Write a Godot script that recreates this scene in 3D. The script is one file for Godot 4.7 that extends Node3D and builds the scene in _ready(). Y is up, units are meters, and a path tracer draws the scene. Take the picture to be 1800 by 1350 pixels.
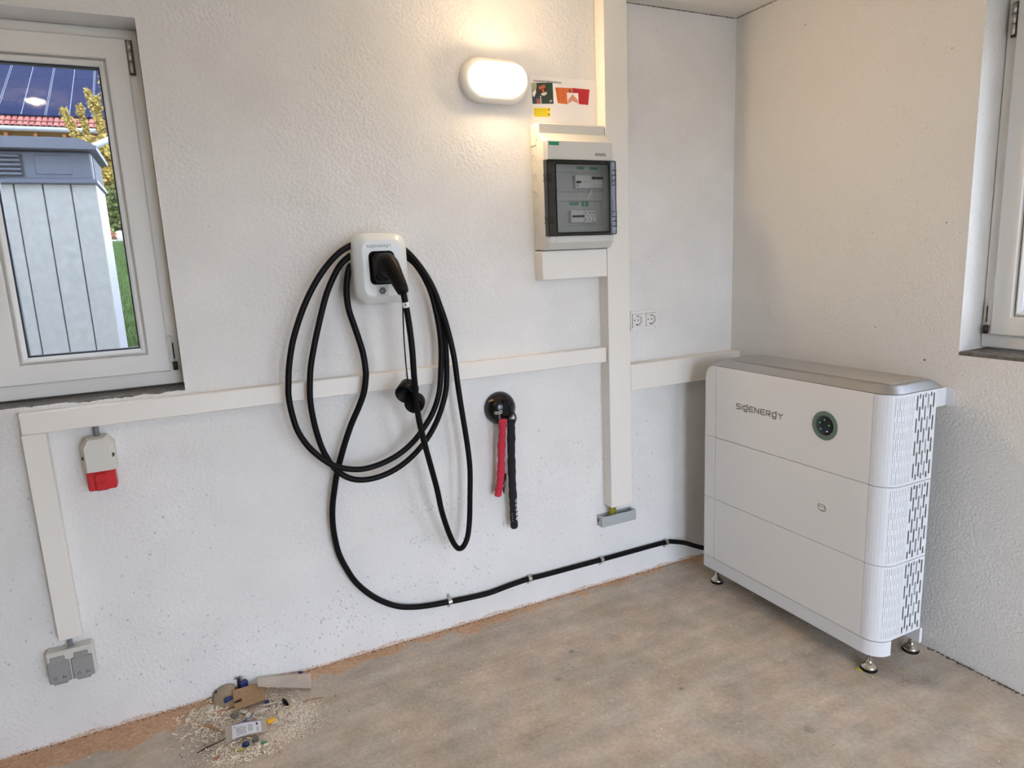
extends Node3D
# Garage corner: white plaster walls, concrete floor, wall charger, distribution box and battery storage.
# Corner of back wall and right wall is the origin: back wall z = 0 (towards -x), right wall x = 0 (towards +z).

var used := {}
var rng := RandomNumberGenerator.new()
var M := {}

# traced runs of the cables on the wall, metres
const CABLE_A := [[-1.743, 1.509, 0.075], [-1.78, 1.49, 0.078], [-1.819, 1.457, 0.081], [-1.855, 1.416, 0.085], [-1.886, 1.372, 0.087], [-1.914, 1.323, 0.089], [-1.94, 1.267, 0.09], [-1.964, 1.203, 0.092], [-1.981, 1.134, 0.094], [-1.989, 1.079, 0.096], [-1.993, 1.032, 0.098], [-1.988, 0.972, 0.1], [-1.975, 0.913, 0.101], [-1.946, 0.856, 0.103], [-1.904, 0.807, 0.105], [-1.867, 0.777, 0.104], [-1.819, 0.758, 0.104], [-1.77, 0.75, 0.103], [-1.71, 0.757, 0.102], [-1.647, 0.779, 0.102], [-1.591, 0.814, 0.101], [-1.542, 0.864, 0.1], [-1.502, 0.92, 0.099], [-1.476, 0.987, 0.097], [-1.464, 1.064, 0.094], [-1.458, 1.12, 0.092], [-1.457, 1.185, 0.09], [-1.463, 1.253, 0.087], [-1.477, 1.33, 0.085], [-1.498, 1.39, 0.08], [-1.528, 1.441, 0.075], [-1.561, 1.469, 0.07]]
const CABLE_B := [[-1.742, 1.478, 0.06], [-1.777, 1.452, 0.063], [-1.805, 1.414, 0.066], [-1.834, 1.36, 0.07], [-1.855, 1.306, 0.073], [-1.877, 1.241, 0.075], [-1.897, 1.175, 0.076], [-1.912, 1.117, 0.078], [-1.92, 1.06, 0.079], [-1.924, 1.012, 0.08], [-1.921, 0.954, 0.079], [-1.913, 0.895, 0.078], [-1.9, 0.838, 0.077], [-1.88, 0.787, 0.076], [-1.855, 0.748, 0.075], [-1.817, 0.717, 0.076], [-1.772, 0.703, 0.078], [-1.716, 0.704, 0.079], [-1.654, 0.721, 0.08], [-1.593, 0.756, 0.082], [-1.541, 0.802, 0.083], [-1.501, 0.854, 0.084], [-1.469, 0.917, 0.085], [-1.445, 0.989, 0.083], [-1.437, 1.068, 0.081], [-1.435, 1.125, 0.08], [-1.437, 1.19, 0.078], [-1.444, 1.251, 0.076], [-1.46, 1.329, 0.074], [-1.481, 1.38, 0.068], [-1.515, 1.436, 0.061], [-1.555, 1.477, 0.055]]
const CABLE_C := [[-1.74, 1.446, 0.05], [-1.755, 1.423, 0.053], [-1.764, 1.384, 0.055], [-1.768, 1.348, 0.058], [-1.766, 1.299, 0.061], [-1.756, 1.254, 0.064], [-1.743, 1.2, 0.067], [-1.732, 1.145, 0.069], [-1.729, 1.091, 0.072], [-1.731, 1.062, 0.073], [-1.742, 1.012, 0.074], [-1.762, 0.963, 0.068], [-1.791, 0.906, 0.062], [-1.815, 0.849, 0.057], [-1.836, 0.79, 0.051], [-1.852, 0.739, 0.045], [-1.867, 0.676, 0.042], [-1.879, 0.612, 0.039], [-1.883, 0.551, 0.036], [-1.88, 0.492, 0.033], [-1.871, 0.431, 0.03], [-1.851, 0.371, 0.028], [-1.822, 0.308, 0.025], [-1.779, 0.25, 0.023], [-1.73, 0.203, 0.021], [-1.673, 0.165, 0.019], [-1.614, 0.143, 0.016], [-1.548, 0.13, 0.014], [-1.464, 0.122, 0.014], [-1.384, 0.116, 0.014], [-1.289, 0.112, 0.013], [-1.203, 0.12, 0.013], [-1.109, 0.126, 0.013], [-1.024, 0.124, 0.013], [-0.751, 0.122, 0.012], [-0.581, 0.122, 0.012], [-0.396, 0.121, 0.012], [-0.347, 0.114, 0.016], [-0.296, 0.103, 0.035], [-0.266, 0.095, 0.07], [-0.249, 0.096, 0.11]]
const CABLE_D := [[-1.633, 1.353, 0.262], [-1.627, 1.314, 0.259], [-1.621, 1.268, 0.255], [-1.616, 1.212, 0.252], [-1.613, 1.153, 0.249], [-1.612, 1.093, 0.245], [-1.609, 1.054, 0.237], [-1.605, 1.004, 0.228], [-1.599, 0.935, 0.219], [-1.588, 0.873, 0.211], [-1.574, 0.809, 0.202], [-1.556, 0.734, 0.191], [-1.537, 0.652, 0.179], [-1.522, 0.57, 0.167], [-1.503, 0.499, 0.155], [-1.483, 0.441, 0.144], [-1.465, 0.404, 0.136], [-1.448, 0.388, 0.13], [-1.428, 0.393, 0.124], [-1.409, 0.425, 0.12], [-1.397, 0.488, 0.118], [-1.39, 0.571, 0.117], [-1.383, 0.673, 0.116], [-1.385, 0.747, 0.115], [-1.392, 0.826, 0.114], [-1.401, 0.913, 0.113], [-1.409, 1.002, 0.111], [-1.416, 1.096, 0.11], [-1.425, 1.162, 0.108], [-1.438, 1.227, 0.106], [-1.452, 1.279, 0.104], [-1.473, 1.347, 0.101], [-1.499, 1.402, 0.098], [-1.532, 1.453, 0.091], [-1.564, 1.489, 0.085]]

# ---------------------------------------------------------------- naming and tagging
func numbered(called: String) -> String:
	if not used.has(called):
		used[called] = 0
		return called
	used[called] += 1
	return "%s_%03d" % [called, used[called]]

func tag(o: Node, label: String, category: String, group := "", kind := "") -> void:
	o.set_meta("label", label)
	o.set_meta("category", category)
	if group != "":
		o.set_meta("group", group)
	if kind != "":
		o.set_meta("kind", kind)

func thing(called: String, label: String, category: String, at: Vector3, group := "") -> Node3D:
	var o := Node3D.new()
	o.name = numbered(called)
	add_child(o)
	o.position = at
	tag(o, label, category, group)
	return o

# a part keeps world coordinates in its mesh: the node is moved back by its thing's base
func part(parent: Node3D, called: String, st: SurfaceTool, m: Material, label := "") -> MeshInstance3D:
	var o := MeshInstance3D.new()
	o.name = called
	st.generate_normals()
	o.mesh = st.commit()
	o.material_override = m
	parent.add_child(o, true)
	if parent != self and parent.get_parent() == self and not (parent is MeshInstance3D):
		o.position = -parent.position
	if label != "":
		o.set_meta("label", label)
	return o

func single(called: String, st: SurfaceTool, m: Material, label: String, category: String, group := "", kind := "") -> MeshInstance3D:
	var o := part(self, numbered(called), st, m)
	tag(o, label, category, group, kind)
	return o

func struct(called: String, st: SurfaceTool, m: Material) -> MeshInstance3D:
	var o := part(self, called, st, m)
	o.set_meta("kind", "structure")
	return o

# ---------------------------------------------------------------- mesh helpers
func mb(smooth := false) -> SurfaceTool:
	var st := SurfaceTool.new()
	st.begin(Mesh.PRIMITIVE_TRIANGLES)
	st.set_smooth_group(0 if smooth else -1)
	return st

func tri(st: SurfaceTool, a: Vector3, b: Vector3, c: Vector3) -> void:
	st.add_vertex(a); st.add_vertex(b); st.add_vertex(c)

func quad(st: SurfaceTool, a: Vector3, b: Vector3, c: Vector3, d: Vector3) -> void:
	tri(st, a, b, c); tri(st, a, c, d)

func oriented(st: SurfaceTool, pts: Array, out: Vector3) -> void:
	# convex polygon, wound clockwise when seen from outside
	var n: Vector3 = (pts[1] - pts[0]).cross(pts[2] - pts[0])
	var p := pts.duplicate()
	if n.dot(out) > 0.0:
		p.reverse()
	for i in range(1, p.size() - 1):
		tri(st, p[0], p[i], p[i + 1])

# chamfered box given by its two corners, turned by basis b about its centre
func cbox(st: SurfaceTool, lo: Vector3, hi: Vector3, c := 0.0, b := Basis()) -> void:
	var mid := (lo + hi) * 0.5
	var h := (hi - lo) * 0.5
	c = minf(c, minf(h.x, minf(h.y, h.z)) * 0.95)
	if c <= 0.0:
		for ax in 3:
			for s in [-1.0, 1.0]:
				var pts := []
				for q in [[-1, -1], [-1, 1], [1, 1], [1, -1]]:
					var v := Vector3()
					v[ax] = s * h[ax]
					v[(ax + 1) % 3] = q[0] * h[(ax + 1) % 3]
					v[(ax + 2) % 3] = q[1] * h[(ax + 2) % 3]
					pts.append(mid + b * v)
				var n := Vector3()
				n[ax] = s
				oriented(st, pts, b * n)
		return
	for ax in 3:
		var u: int = (ax + 1) % 3
		var w: int = (ax + 2) % 3
		for s in [-1.0, 1.0]:
			var pts := []
			for q in [[-1, -1], [-1, 1], [1, 1], [1, -1]]:
				var v := Vector3()
				v[ax] = s * h[ax]
				v[u] = q[0] * (h[u] - c)
				v[w] = q[1] * (h[w] - c)
				pts.append(mid + b * v)
			var n := Vector3()
			n[ax] = s
			oriented(st, pts, b * n)
		for su in [-1.0, 1.0]:
			for sw in [-1.0, 1.0]:
				var e := []
				for q in [[-1, 0], [1, 0], [1, 1], [-1, 1]]:
					var v := Vector3()
					v[ax] = q[0] * (h[ax] - c)
					v[u] = su * (h[u] - (c if q[1] == 1 else 0.0))
					v[w] = sw * (h[w] - (0.0 if q[1] == 1 else c))
					e.append(mid + b * v)
				var n2 := Vector3()
				n2[u] = su
				n2[w] = sw
				oriented(st, e, b * n2)
	for sx in [-1.0, 1.0]:
		for sy in [-1.0, 1.0]:
			for sz in [-1.0, 1.0]:
				var sg := Vector3(sx, sy, sz)
				var t := []
				for ax in 3:
					var v := sg * (h - Vector3(c, c, c))
					v[ax] = sg[ax] * h[ax]
					t.append(mid + b * v)
				oriented(st, t, b * sg)

func bx(x0: float, x1: float, y0: float, y1: float, z0: float, z1: float, c := 0.0) -> SurfaceTool:
	var st := mb()
	cbox(st, Vector3(x0, y0, z0), Vector3(x1, y1, z1), c)
	return st

# slab with planar texture coordinates in metres (u along x or z, v along y)
func slab(st: SurfaceTool, lo: Vector3, hi: Vector3, ax: int, u0: float, uw: float, vh: float) -> void:
	for a in 3:
		for s in [-1.0, 1.0]:
			var h := (hi - lo) * 0.5
			var mid := (hi + lo) * 0.5
			var pts := []
			for q in [[-1, -1], [-1, 1], [1, 1], [1, -1]]:
				var v := Vector3()
				v[a] = s * h[a]
				v[(a + 1) % 3] = q[0] * h[(a + 1) % 3]
				v[(a + 2) % 3] = q[1] * h[(a + 2) % 3]
				pts.append(mid + v)
			var n := Vector3()
			n[a] = s
			if (pts[1] - pts[0]).cross(pts[2] - pts[0]).dot(n) > 0.0:
				pts.reverse()
			for i in [0, 1, 2, 0, 2, 3]:
				var p: Vector3 = pts[i]
				st.set_uv(Vector2((p[ax] - u0) / uw, 1.0 - p.y / vh))
				st.add_vertex(p)

func ring_rr(w: float, h: float, r: float, n := 6) -> Array:
	# rounded rectangle outline, counter-clockwise in its own plane
	var out := []
	r = minf(r, minf(w, h) * 0.5 - 0.0001)
	for k in 4:
		var cx := (w * 0.5 - r) * (1.0 if k == 0 or k == 3 else -1.0)
		var cy := (h * 0.5 - r) * (1.0 if k < 2 else -1.0)
		for i in n + 1:
			var a := PI * 0.5 * (k + float(i) / n)
			out.append(Vector2(cx + cos(a) * r, cy + sin(a) * r))
	return out

func loft(st: SurfaceTool, rings: Array, cap0 := true, cap1 := true) -> void:
	# rings: arrays of Vector3 of the same length
	for i in rings.size() - 1:
		var a: Array = rings[i]
		var b: Array = rings[i + 1]
		var n := a.size()
		for j in n:
			var k := (j + 1) % n
			quad(st, a[j], b[j], b[k], a[k])
	for e in 2:
		if (e == 0 and cap0) or (e == 1 and cap1):
			var r: Array = rings[0] if e == 0 else rings[-1]
			var c := Vector3()
			for p in r:
				c += p
			c /= r.size()
			for j in r.size():
				var k := (j + 1) % r.size()
				if e == 0:
					tri(st, c, r[j], r[k])
				else:
					tri(st, c, r[k], r[j])

func flat(o: Vector3, ux: Vector3, uy: Vector3, ring: Array) -> Array:
	var out := []
	for p in ring:
		out.append(o + ux * p.x + uy * p.y)
	return out

# rounded plate on a plane: origin o, axes ux uy, thickness along n
func plate(st: SurfaceTool, o: Vector3, ux: Vector3, uy: Vector3, w: float, h: float, r: float, t: float, bevel := 0.0, n := 6) -> void:
	var nn := ux.cross(uy).normalized()
	var rings := [flat(o, ux, uy, ring_rr(w, h, r, n))]
	if bevel > 0.0:
		rings.append(flat(o + nn * (t - bevel), ux, uy, ring_rr(w, h, r, n)))
		rings.append(flat(o + nn * t, ux, uy, ring_rr(w - 2 * bevel, h - 2 * bevel, maxf(r - bevel, 0.0005), n)))
	else:
		rings.append(flat(o + nn * t, ux, uy, ring_rr(w, h, r, n)))
	loft(st, rings)

func frame_ring(st: SurfaceTool, o: Vector3, ux: Vector3, uy: Vector3, w: float, h: float, r: float, t: float, wide: float) -> void:
	# open rounded frame: outer size w x h, ring width «wide», thickness t
	var nn := ux.cross(uy).normalized()
	var a := ring_rr(w, h, r)
	var b := ring_rr(w - 2 * wide, h - 2 * wide, maxf(r - wide, 0.0006))
	var a0 := flat(o, ux, uy, a)
	var a1 := flat(o + nn * t, ux, uy, a)
	var b0 := flat(o, ux, uy, b)
	var b1 := flat(o + nn * t, ux, uy, b)
	for j in a.size():
		var k := (j + 1) % a.size()
		quad(st, a0[j], a1[j], a1[k], a0[k])
		quad(st, a1[j], b1[j], b1[k], a1[k])
		quad(st, b1[j], b0[j], b0[k], b1[k])
		quad(st, b0[j], a0[j], a0[k], b0[k])

func lathe(st: SurfaceTool, o: Vector3, axis: Vector3, prof: Array, n := 24, sx := 1.0, sy := 1.0) -> void:
	# prof: [radius, distance along axis]
	var z := axis.normalized()
	var x := z.cross(Vector3.UP if absf(z.y) < 0.9 else Vector3.RIGHT).normalized()
	var y := z.cross(x)
	var rings := []
	for p in prof:
		var r := []
		for i in n:
			var a := TAU * i / n
			r.append(o + z * p[1] + (x * cos(a) * sx + y * sin(a) * sy) * p[0])
		rings.append(r)
	loft(st, rings)

func smooth_path(pts: Array, per := 5) -> Array:
	var out := []
	for i in pts.size() - 1:
		var p0: Vector3 = pts[maxi(i - 1, 0)]
		var p1: Vector3 = pts[i]
		var p2: Vector3 = pts[i + 1]
		var p3: Vector3 = pts[mini(i + 2, pts.size() - 1)]
		for k in per:
			out.append(p1.cubic_interpolate(p2, p0, p3, float(k) / per))
	out.append(pts[-1])
	return out

func tube(st: SurfaceTool, pts: Array, radius, sides := 10, squash := 1.0) -> void:
	# radius: one number or an array with one for each point
	var rings := []
	var up := Vector3(0.31, 0.22, 0.93)
	for i in pts.size():
		var d: Vector3 = (pts[mini(i + 1, pts.size() - 1)] - pts[maxi(i - 1, 0)]).normalized()
		var x := up.cross(d)
		if x.length() < 0.05:
			x = Vector3.RIGHT.cross(d)
		x = x.normalized()
		var y := d.cross(x).normalized()
		up = y
		var r: float = radius[i] if radius is Array else radius
		var ring := []
		for k in sides:
			var a := TAU * k / sides
			ring.append(pts[i] + x * cos(a) * r + y * sin(a) * r * squash)
		rings.append(ring)
	loft(st, rings)

func extrude(st: SurfaceTool, poly: PackedVector2Array, o: Vector3, ux: Vector3, uy: Vector3, t: float) -> void:
	var nn := ux.cross(uy).normalized()
	var idx := Geometry2D.triangulate_polygon(poly)
	var p0 := []
	var p1 := []
	for p in poly:
		p0.append(o + ux * p.x + uy * p.y)
		p1.append(o + ux * p.x + uy * p.y + nn * t)
	for i in range(0, idx.size(), 3):
		oriented(st, [p0[idx[i]], p0[idx[i + 1]], p0[idx[i + 2]]], -nn)
		oriented(st, [p1[idx[i]], p1[idx[i + 1]], p1[idx[i + 2]]], nn)
	var cw := Geometry2D.is_polygon_clockwise(poly)
	for j in poly.size():
		var k := (j + 1) % poly.size()
		var q := [p0[j], p0[k], p1[k], p1[j]]
		var e: Vector2 = poly[k] - poly[j]
		var out := Vector2(e.y, -e.x) * (-1.0 if cw else 1.0)
		oriented(st, q, ux * out.x + uy * out.y)

# flat pen strokes (for logos and print): polylines in 2D on a plane
func strokes(st: SurfaceTool, lines: Array, o: Vector3, ux: Vector3, uy: Vector3, pen: float, t := 0.0004) -> void:
	var nn := ux.cross(uy).normalized()
	for l in lines:
		for i in l.size() - 1:
			var a: Vector2 = l[i]
			var b: Vector2 = l[i + 1]
			var d := (b - a).normalized()
			var s := Vector2(-d.y, d.x) * pen * 0.5
			a -= d * pen * 0.45
			b += d * pen * 0.45
			var q := []
			for p in [a - s, b - s, b + s, a + s]:
				q.append(o + ux * p.x + uy * p.y)
			oriented(st, [q[0] + nn * t, q[1] + nn * t, q[2] + nn * t, q[3] + nn * t], nn)
			for j in 4:
				var k := (j + 1) % 4
				quad(st, q[j], q[j] + nn * t, q[k] + nn * t, q[k])

func lettering(parent: Node3D, text: String, o: Vector3, b: Basis, size: float, m: Material, called := "lettering", bold := false) -> void:
	var tm := TextMesh.new()
	var f := SystemFont.new()
	f.font_names = PackedStringArray(["Droid Sans"])
	f.font_weight = 700 if bold else 400
	tm.font = f
	tm.text = text
	tm.font_size = 48
	tm.pixel_size = size / 48.0
	tm.depth = 0.0006
	var o3 := MeshInstance3D.new()
	o3.name = called
	o3.mesh = tm
	o3.material_override = m
	parent.add_child(o3, true)
	var base := Vector3() if parent is MeshInstance3D else -parent.position
	o3.transform = Transform3D(b, o + base)

# ---------------------------------------------------------------- materials
func mat(c: Color, rough := 0.6, metal := 0.0) -> StandardMaterial3D:
	var m := StandardMaterial3D.new()
	m.albedo_color = c
	m.roughness = rough
	m.metallic = metal
	return m

func c8(r: int, g: int, b: int) -> Color:
	return Color(r / 255.0, g / 255.0, b / 255.0)

func noise(freq: float, sd: int, oct := 3, type := FastNoiseLite.TYPE_SIMPLEX_SMOOTH) -> FastNoiseLite:
	var n := FastNoiseLite.new()
	n.seed = sd
	n.noise_type = type
	n.frequency = freq
	n.fractal_octaves = oct
	return n

func bytes_of(freq: float, sd: int, oct: int, w: int, h: int) -> PackedByteArray:
	return noise(freq, sd, oct).get_image(w, h, false, false, true).get_data()

func tex(im: Image) -> ImageTexture:
	return ImageTexture.create_from_image(im)

func pane(c: Color, rough := 0.02) -> StandardMaterial3D:
	var m := mat(c, rough)
	m.transparency = BaseMaterial3D.TRANSPARENCY_ALPHA
	m.metallic_specular = 0.5
	return m

func grained(c: Color, rough: float, sd: int, scale: float, amount: float, relief: float) -> StandardMaterial3D:
	# a surface with fine mottling in colour and a little relief, mapped in world space
	var m := mat(Color.WHITE, rough)
	var g := Gradient.new()
	g.set_color(0, c.darkened(amount))
	g.set_color(1, c.lightened(amount * 0.6))
	var t := NoiseTexture2D.new()
	t.width = 256; t.height = 256
	t.seamless = true
	t.noise = noise(0.03, sd, 4)
	t.color_ramp = g
	m.albedo_texture = t
	if relief > 0.0:
		var hmap := NoiseTexture2D.new()
		hmap.width = 256; hmap.height = 256
		hmap.seamless = true
		hmap.noise = noise(0.06, sd + 5, 3)
		m.heightmap_enabled = true
		m.heightmap_texture = hmap
		m.heightmap_scale = relief
	m.uv1_triplanar = true
	m.uv1_world_triplanar = true
	m.uv1_scale = Vector3.ONE * scale
	return m

func make_wall_maps() -> void:
	# plaster of the back wall: 3.3 m x 2.41 m, own relief, specks and scuffs
	var w := 1760
	var h := 1285
	var fine := bytes_of(0.12, 3, 2, w, h)
	var mid := bytes_of(0.030, 4, 2, w, h)
	var area := bytes_of(0.0035, 5, 2, w, h)
	var stain := bytes_of(0.006, 6, 4, w, h)
	var col := PackedByteArray()
	col.resize(w * h * 3)
	var hgt := PackedByteArray()
	hgt.resize(w * h)
	for i in w * h:
		var rough := 0.35 + 0.65 * smoothstep(90.0, 165.0, float(area[i]))
		hgt[i] = clampi(int(128.0 + ((fine[i] - 128) * 0.62 + (mid[i] - 128) * 0.38) * rough), 0, 255)
		var v := 229 + (stain[i] - 128) / 22 + (fine[i] - 128) / 40
		col[i * 3] = v
		col[i * 3 + 1] = v - 2
		col[i * 3 + 2] = v - 6
	var im := Image.create_from_data(w, h, false, Image.FORMAT_RGB8, col)
	var px := w / 3.3
	# dark specks of dirt in the pits of the plaster
	for k in 2600:
		var x := rng.randf() * w
		var y := rng.randf() * h
		var dn := noise_at(x / px, 2.41 - y / px)
		if rng.randf() > dn:
			continue
		var s := 1
		var d := rng.randf_range(0.60, 0.84)
		im.fill_rect(Rect2i(int(x), int(y), s + (1 if rng.randf() < 0.25 else 0), s), Color(d, d * 0.98, d * 0.95))
	# scuff marks around the cable, each a cluster of grey rubbed spots [x, y, spread x, spread y, count]
	for sc in [[-1.88, 0.20, 0.05, 0.04, 90], [-1.55, 0.40, 0.03, 0.012, 50], [-1.60, 0.22, 0.07, 0.05, 60], [-1.38, 0.27, 0.09, 0.09, 90], [-1.45, 0.52, 0.08, 0.02, 60],
			[-1.02, 0.55, 0.06, 0.12, 50], [-0.80, 0.55, 0.06, 0.20, 60], [-0.50, 0.50, 0.04, 0.16, 50], [-2.60, 0.30, 0.2, 0.2, 160], [-2.15, 0.15, 0.2, 0.12, 140], [-1.75, 0.10, 0.2, 0.06, 90]]:
		for k in sc[4]:
			var x: float = (sc[0] + rng.randfn() * sc[2] + 3.3) * px
			var y: float = (2.41 - sc[1] - rng.randfn() * sc[3]) * px
			if x < 2 or y < 2 or x > w - 6 or y > h - 6:
				continue
			var l := rng.randi_range(1, 4)
			var d := rng.randf_range(0.74, 0.86)
			im.fill_rect(Rect2i(int(x), int(y), 1 + l / 2, l), Color(d, d, d))
	# reddish dust splashed on the foot of the wall, an uneven edge 5 to 20 mm high
	for i in w:
		var e := int((0.004 + 0.010 * absf(sin(i * 0.013) * sin(i * 0.041 + 1.0)) + rng.randf() * 0.006) * px)
		for k in e:
			if rng.randf() < 0.5:
				im.set_pixel(i, h - 1 - k, c8(186, 150, 122))
	var m := mat(Color.WHITE, 0.92)
	m.albedo_texture = tex(im)
	m.heightmap_enabled = true
	m.heightmap_texture = tex(Image.create_from_data(w, h, false, Image.FORMAT_L8, hgt))
	m.heightmap_scale = 0.26
	M.wall = m
	# general plaster for the other walls and the ceiling, 1.6 m tile
	var n2 := 1024
	var f2 := NoiseTexture2D.new()
	f2.width = n2; f2.height = n2
	f2.seamless = true
	f2.noise = noise(0.12, 31, 3)
	var im2 := Image.create(n2, n2, false, Image.FORMAT_RGB8)
	im2.fill(c8(229, 226, 220))
	for k in 900:
		var d2 := rng.randf_range(0.68, 0.86)
		im2.fill_rect(Rect2i(rng.randi() % (n2 - 4), rng.randi() % (n2 - 4), rng.randi_range(1, 2), rng.randi_range(1, 2)), Color(d2, d2 * 0.98, d2 * 0.95))
	for k in 10:
		im2.fill_rect(Rect2i(rng.randi() % (n2 - 6), rng.randi() % (n2 - 6), rng.randi_range(2, 4), rng.randi_range(2, 4)), Color(0.4, 0.36, 0.32))
	var p := mat(Color.WHITE, 0.92)
	p.albedo_texture = tex(im2)
	p.heightmap_enabled = true
	p.heightmap_texture = f2
	p.heightmap_scale = 0.17
	p.uv1_triplanar = true
	p.uv1_world_triplanar = true
	p.uv1_scale = Vector3.ONE / 1.6
	M.plaster = p

func noise_at(x: float, y: float) -> float:
	# how often specks are kept: more on the rough lower left part of the wall
	return clampf(0.22 + (0.5 if y < 0.9 and x < 1.1 else 0.0) + (0.25 if y < 0.5 else 0.0), 0.0, 1.0)

func make_floor_map() -> void:
	# bare concrete slab 3.2 m x 2.4 m: cloudy cement, trowel streaks, brush marks, reddish sand along the wall
	var w := 1536
	var h := 1152
	var big := bytes_of(0.006, 11, 4, w, h)
	var clo := bytes_of(0.016, 12, 4, w, h)
	var fin := bytes_of(0.11, 13, 3, w, h)
	var red := bytes_of(0.010, 14, 4, w, h)
	var strk := noise(0.030, 15, 4)
	var streak := strk.get_image(w / 6, h, false, false, true)
	streak.resize(w, h, Image.INTERPOLATE_CUBIC)
	var stk := streak.get_data()
	var col := PackedByteArray()
	col.resize(w * h * 3)
	var px := w / 3.2
	var i := 0
	for y in h:
		var z := y / px
		for x in w:
			var wx := -3.2 + x / px
			var g := (big[i] - 128) * 0.10 + (clo[i] - 128) * 0.085 + (fin[i] - 128) * 0.09 + (stk[i] - 128) * 0.085
			var warm := (red[i] - 128) * 0.04 + (big[i] - 128) * 0.02
			var r := 194.0 + g + warm
			var gg := 179.0 + g
			var b := 161.0 + g - warm * 0.8
			# sand: everything left of a wavy outline
			var edge := 0.055 + 0.05 * (red[i] - 110) / 128.0 + 0.03 * (clo[i] - 128) / 128.0 + (0.05 if wx < -2.45 else 0.0) + clampf((-1.6 - wx) * 0.03, -0.03, 0.04)
			if z < edge + (stk[i] - 128) * 0.00025 * (2.0 if wx < -1.9 else 1.0):
				var q := (fin[i] - 128) * 0.16 + (clo[i] - 128) * 0.06
				var k := clampf((edge - z) * 40.0, 0.0, 1.0) * 0.75
				r = lerpf(r, 206.0 + q, k)
				gg = lerpf(gg, 158.0 + q, k)
				b = lerpf(b, 118.0 + q, k)
			col[i * 3] = clampi(int(r), 0, 255)
			col[i * 3 + 1] = clampi(int(gg), 0, 255)
			col[i * 3 + 2] = clampi(int(b), 0, 255)
			i += 1
	var im := Image.create_from_data(w, h, false, Image.FORMAT_RGB8, col)
	# crumbs, stains and the two dark footprint-like blots
	for k in 900:
		var v := rng.randf_range(0.25, 0.5) if rng.randf() < 0.75 else rng.randf_range(0.75, 0.9)
		im.fill_rect(Rect2i(rng.randi() % (w - 4), rng.randi() % (h - 4), rng.randi_range(1, 2), 1), Color(v, v * 0.93, v * 0.85))
	for s in [[-1.124, 0.38, 0.013], [-0.716, 1.093, 0.022], [-0.255, 1.078, 0.038], [-0.20, 1.123, 0.05], [-1.25, 0.50, 0.02], [-0.92, 0.75, 0.014]]:
		for k in int(s[2] * 22000):
			var x := int((s[0] + 3.2 + clampf(rng.randfn(), -1.6, 1.6) * s[2] * 0.5) * px)
			var y := int((s[1] + clampf(rng.randfn(), -1.6, 1.6) * s[2] * 0.42) * px)
			if x > 0 and y > 0 and x < w and y < h:
				im.set_pixel(x, y, im.get_pixel(x, y).darkened(0.05))
	var m := mat(Color.WHITE, 0.55)
	m.albedo_texture = tex(im)
	m.metallic_specular = 0.4
	var hm := noise(0.06, 16, 4).get_image(w, h, false, false, true)
	m.heightmap_enabled = true
	m.heightmap_texture = tex(hm)
	m.heightmap_scale = 0.10
	M.floor = m
	M.floor_far = grained(c8(194, 177, 157), 0.6, 40, 0.8, 0.12, 0.05)

# ================================================================ scene
func _ready() -> void:
	rng.seed = 7
	setup_view()
	setup_materials()
	make_wall_maps()
	make_floor_map()
	room_shell()
	window_left()
	window_right()
	ducts()
	battery_storage()
	distribution_box()
	wall_charger()
	charging_cable()
	supply_cable()
	lamps()
	paper_sheet()
	sockets()
	lock_anchor()
	terminal_box()
	floor_litter()
	garden()

func setup_view() -> void:
	var cam = Camera3D.new()
	cam.name = "camera"
	add_child(cam)
	cam.position = Vector3(-2.267, 1.4475, 2.349)
	cam.rotation_degrees = Vector3(-10.666, -25.658, -2.537)
	cam.fov = 59.47
	cam.near = 0.02
	cam.far = 200.0
	cam.current = true
	var env = Environment.new()
	env.background_mode = Environment.BG_SKY
	var sm = ProceduralSkyMaterial.new()
	sm.sky_top_color = c8(184, 198, 220)
	sm.sky_horizon_color = c8(208, 218, 236)
	sm.ground_horizon_color = c8(128, 127, 124)
	sm.ground_bottom_color = c8(84, 80, 75)
	sm.sun_angle_max = 0.0
	var sky = Sky.new()
	sky.sky_material = sm
	env.sky = sky
	env.background_energy_multiplier = SKY_ENERGY
	env.tonemap_mode = Environment.TONE_MAPPER_LINEAR
	env.tonemap_exposure = EXPOSURE
	env.sdfgi_enabled = true
	env.ssao_enabled = true
	env.ssil_enabled = true
	var we = WorldEnvironment.new()
	we.name = "surroundings"
	we.environment = env
	add_child(we)

const SKY_ENERGY := 24.0
const EXPOSURE := 0.95
const WALL_LAMP := 0.5
const CEIL_LAMP := 0.28

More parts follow.
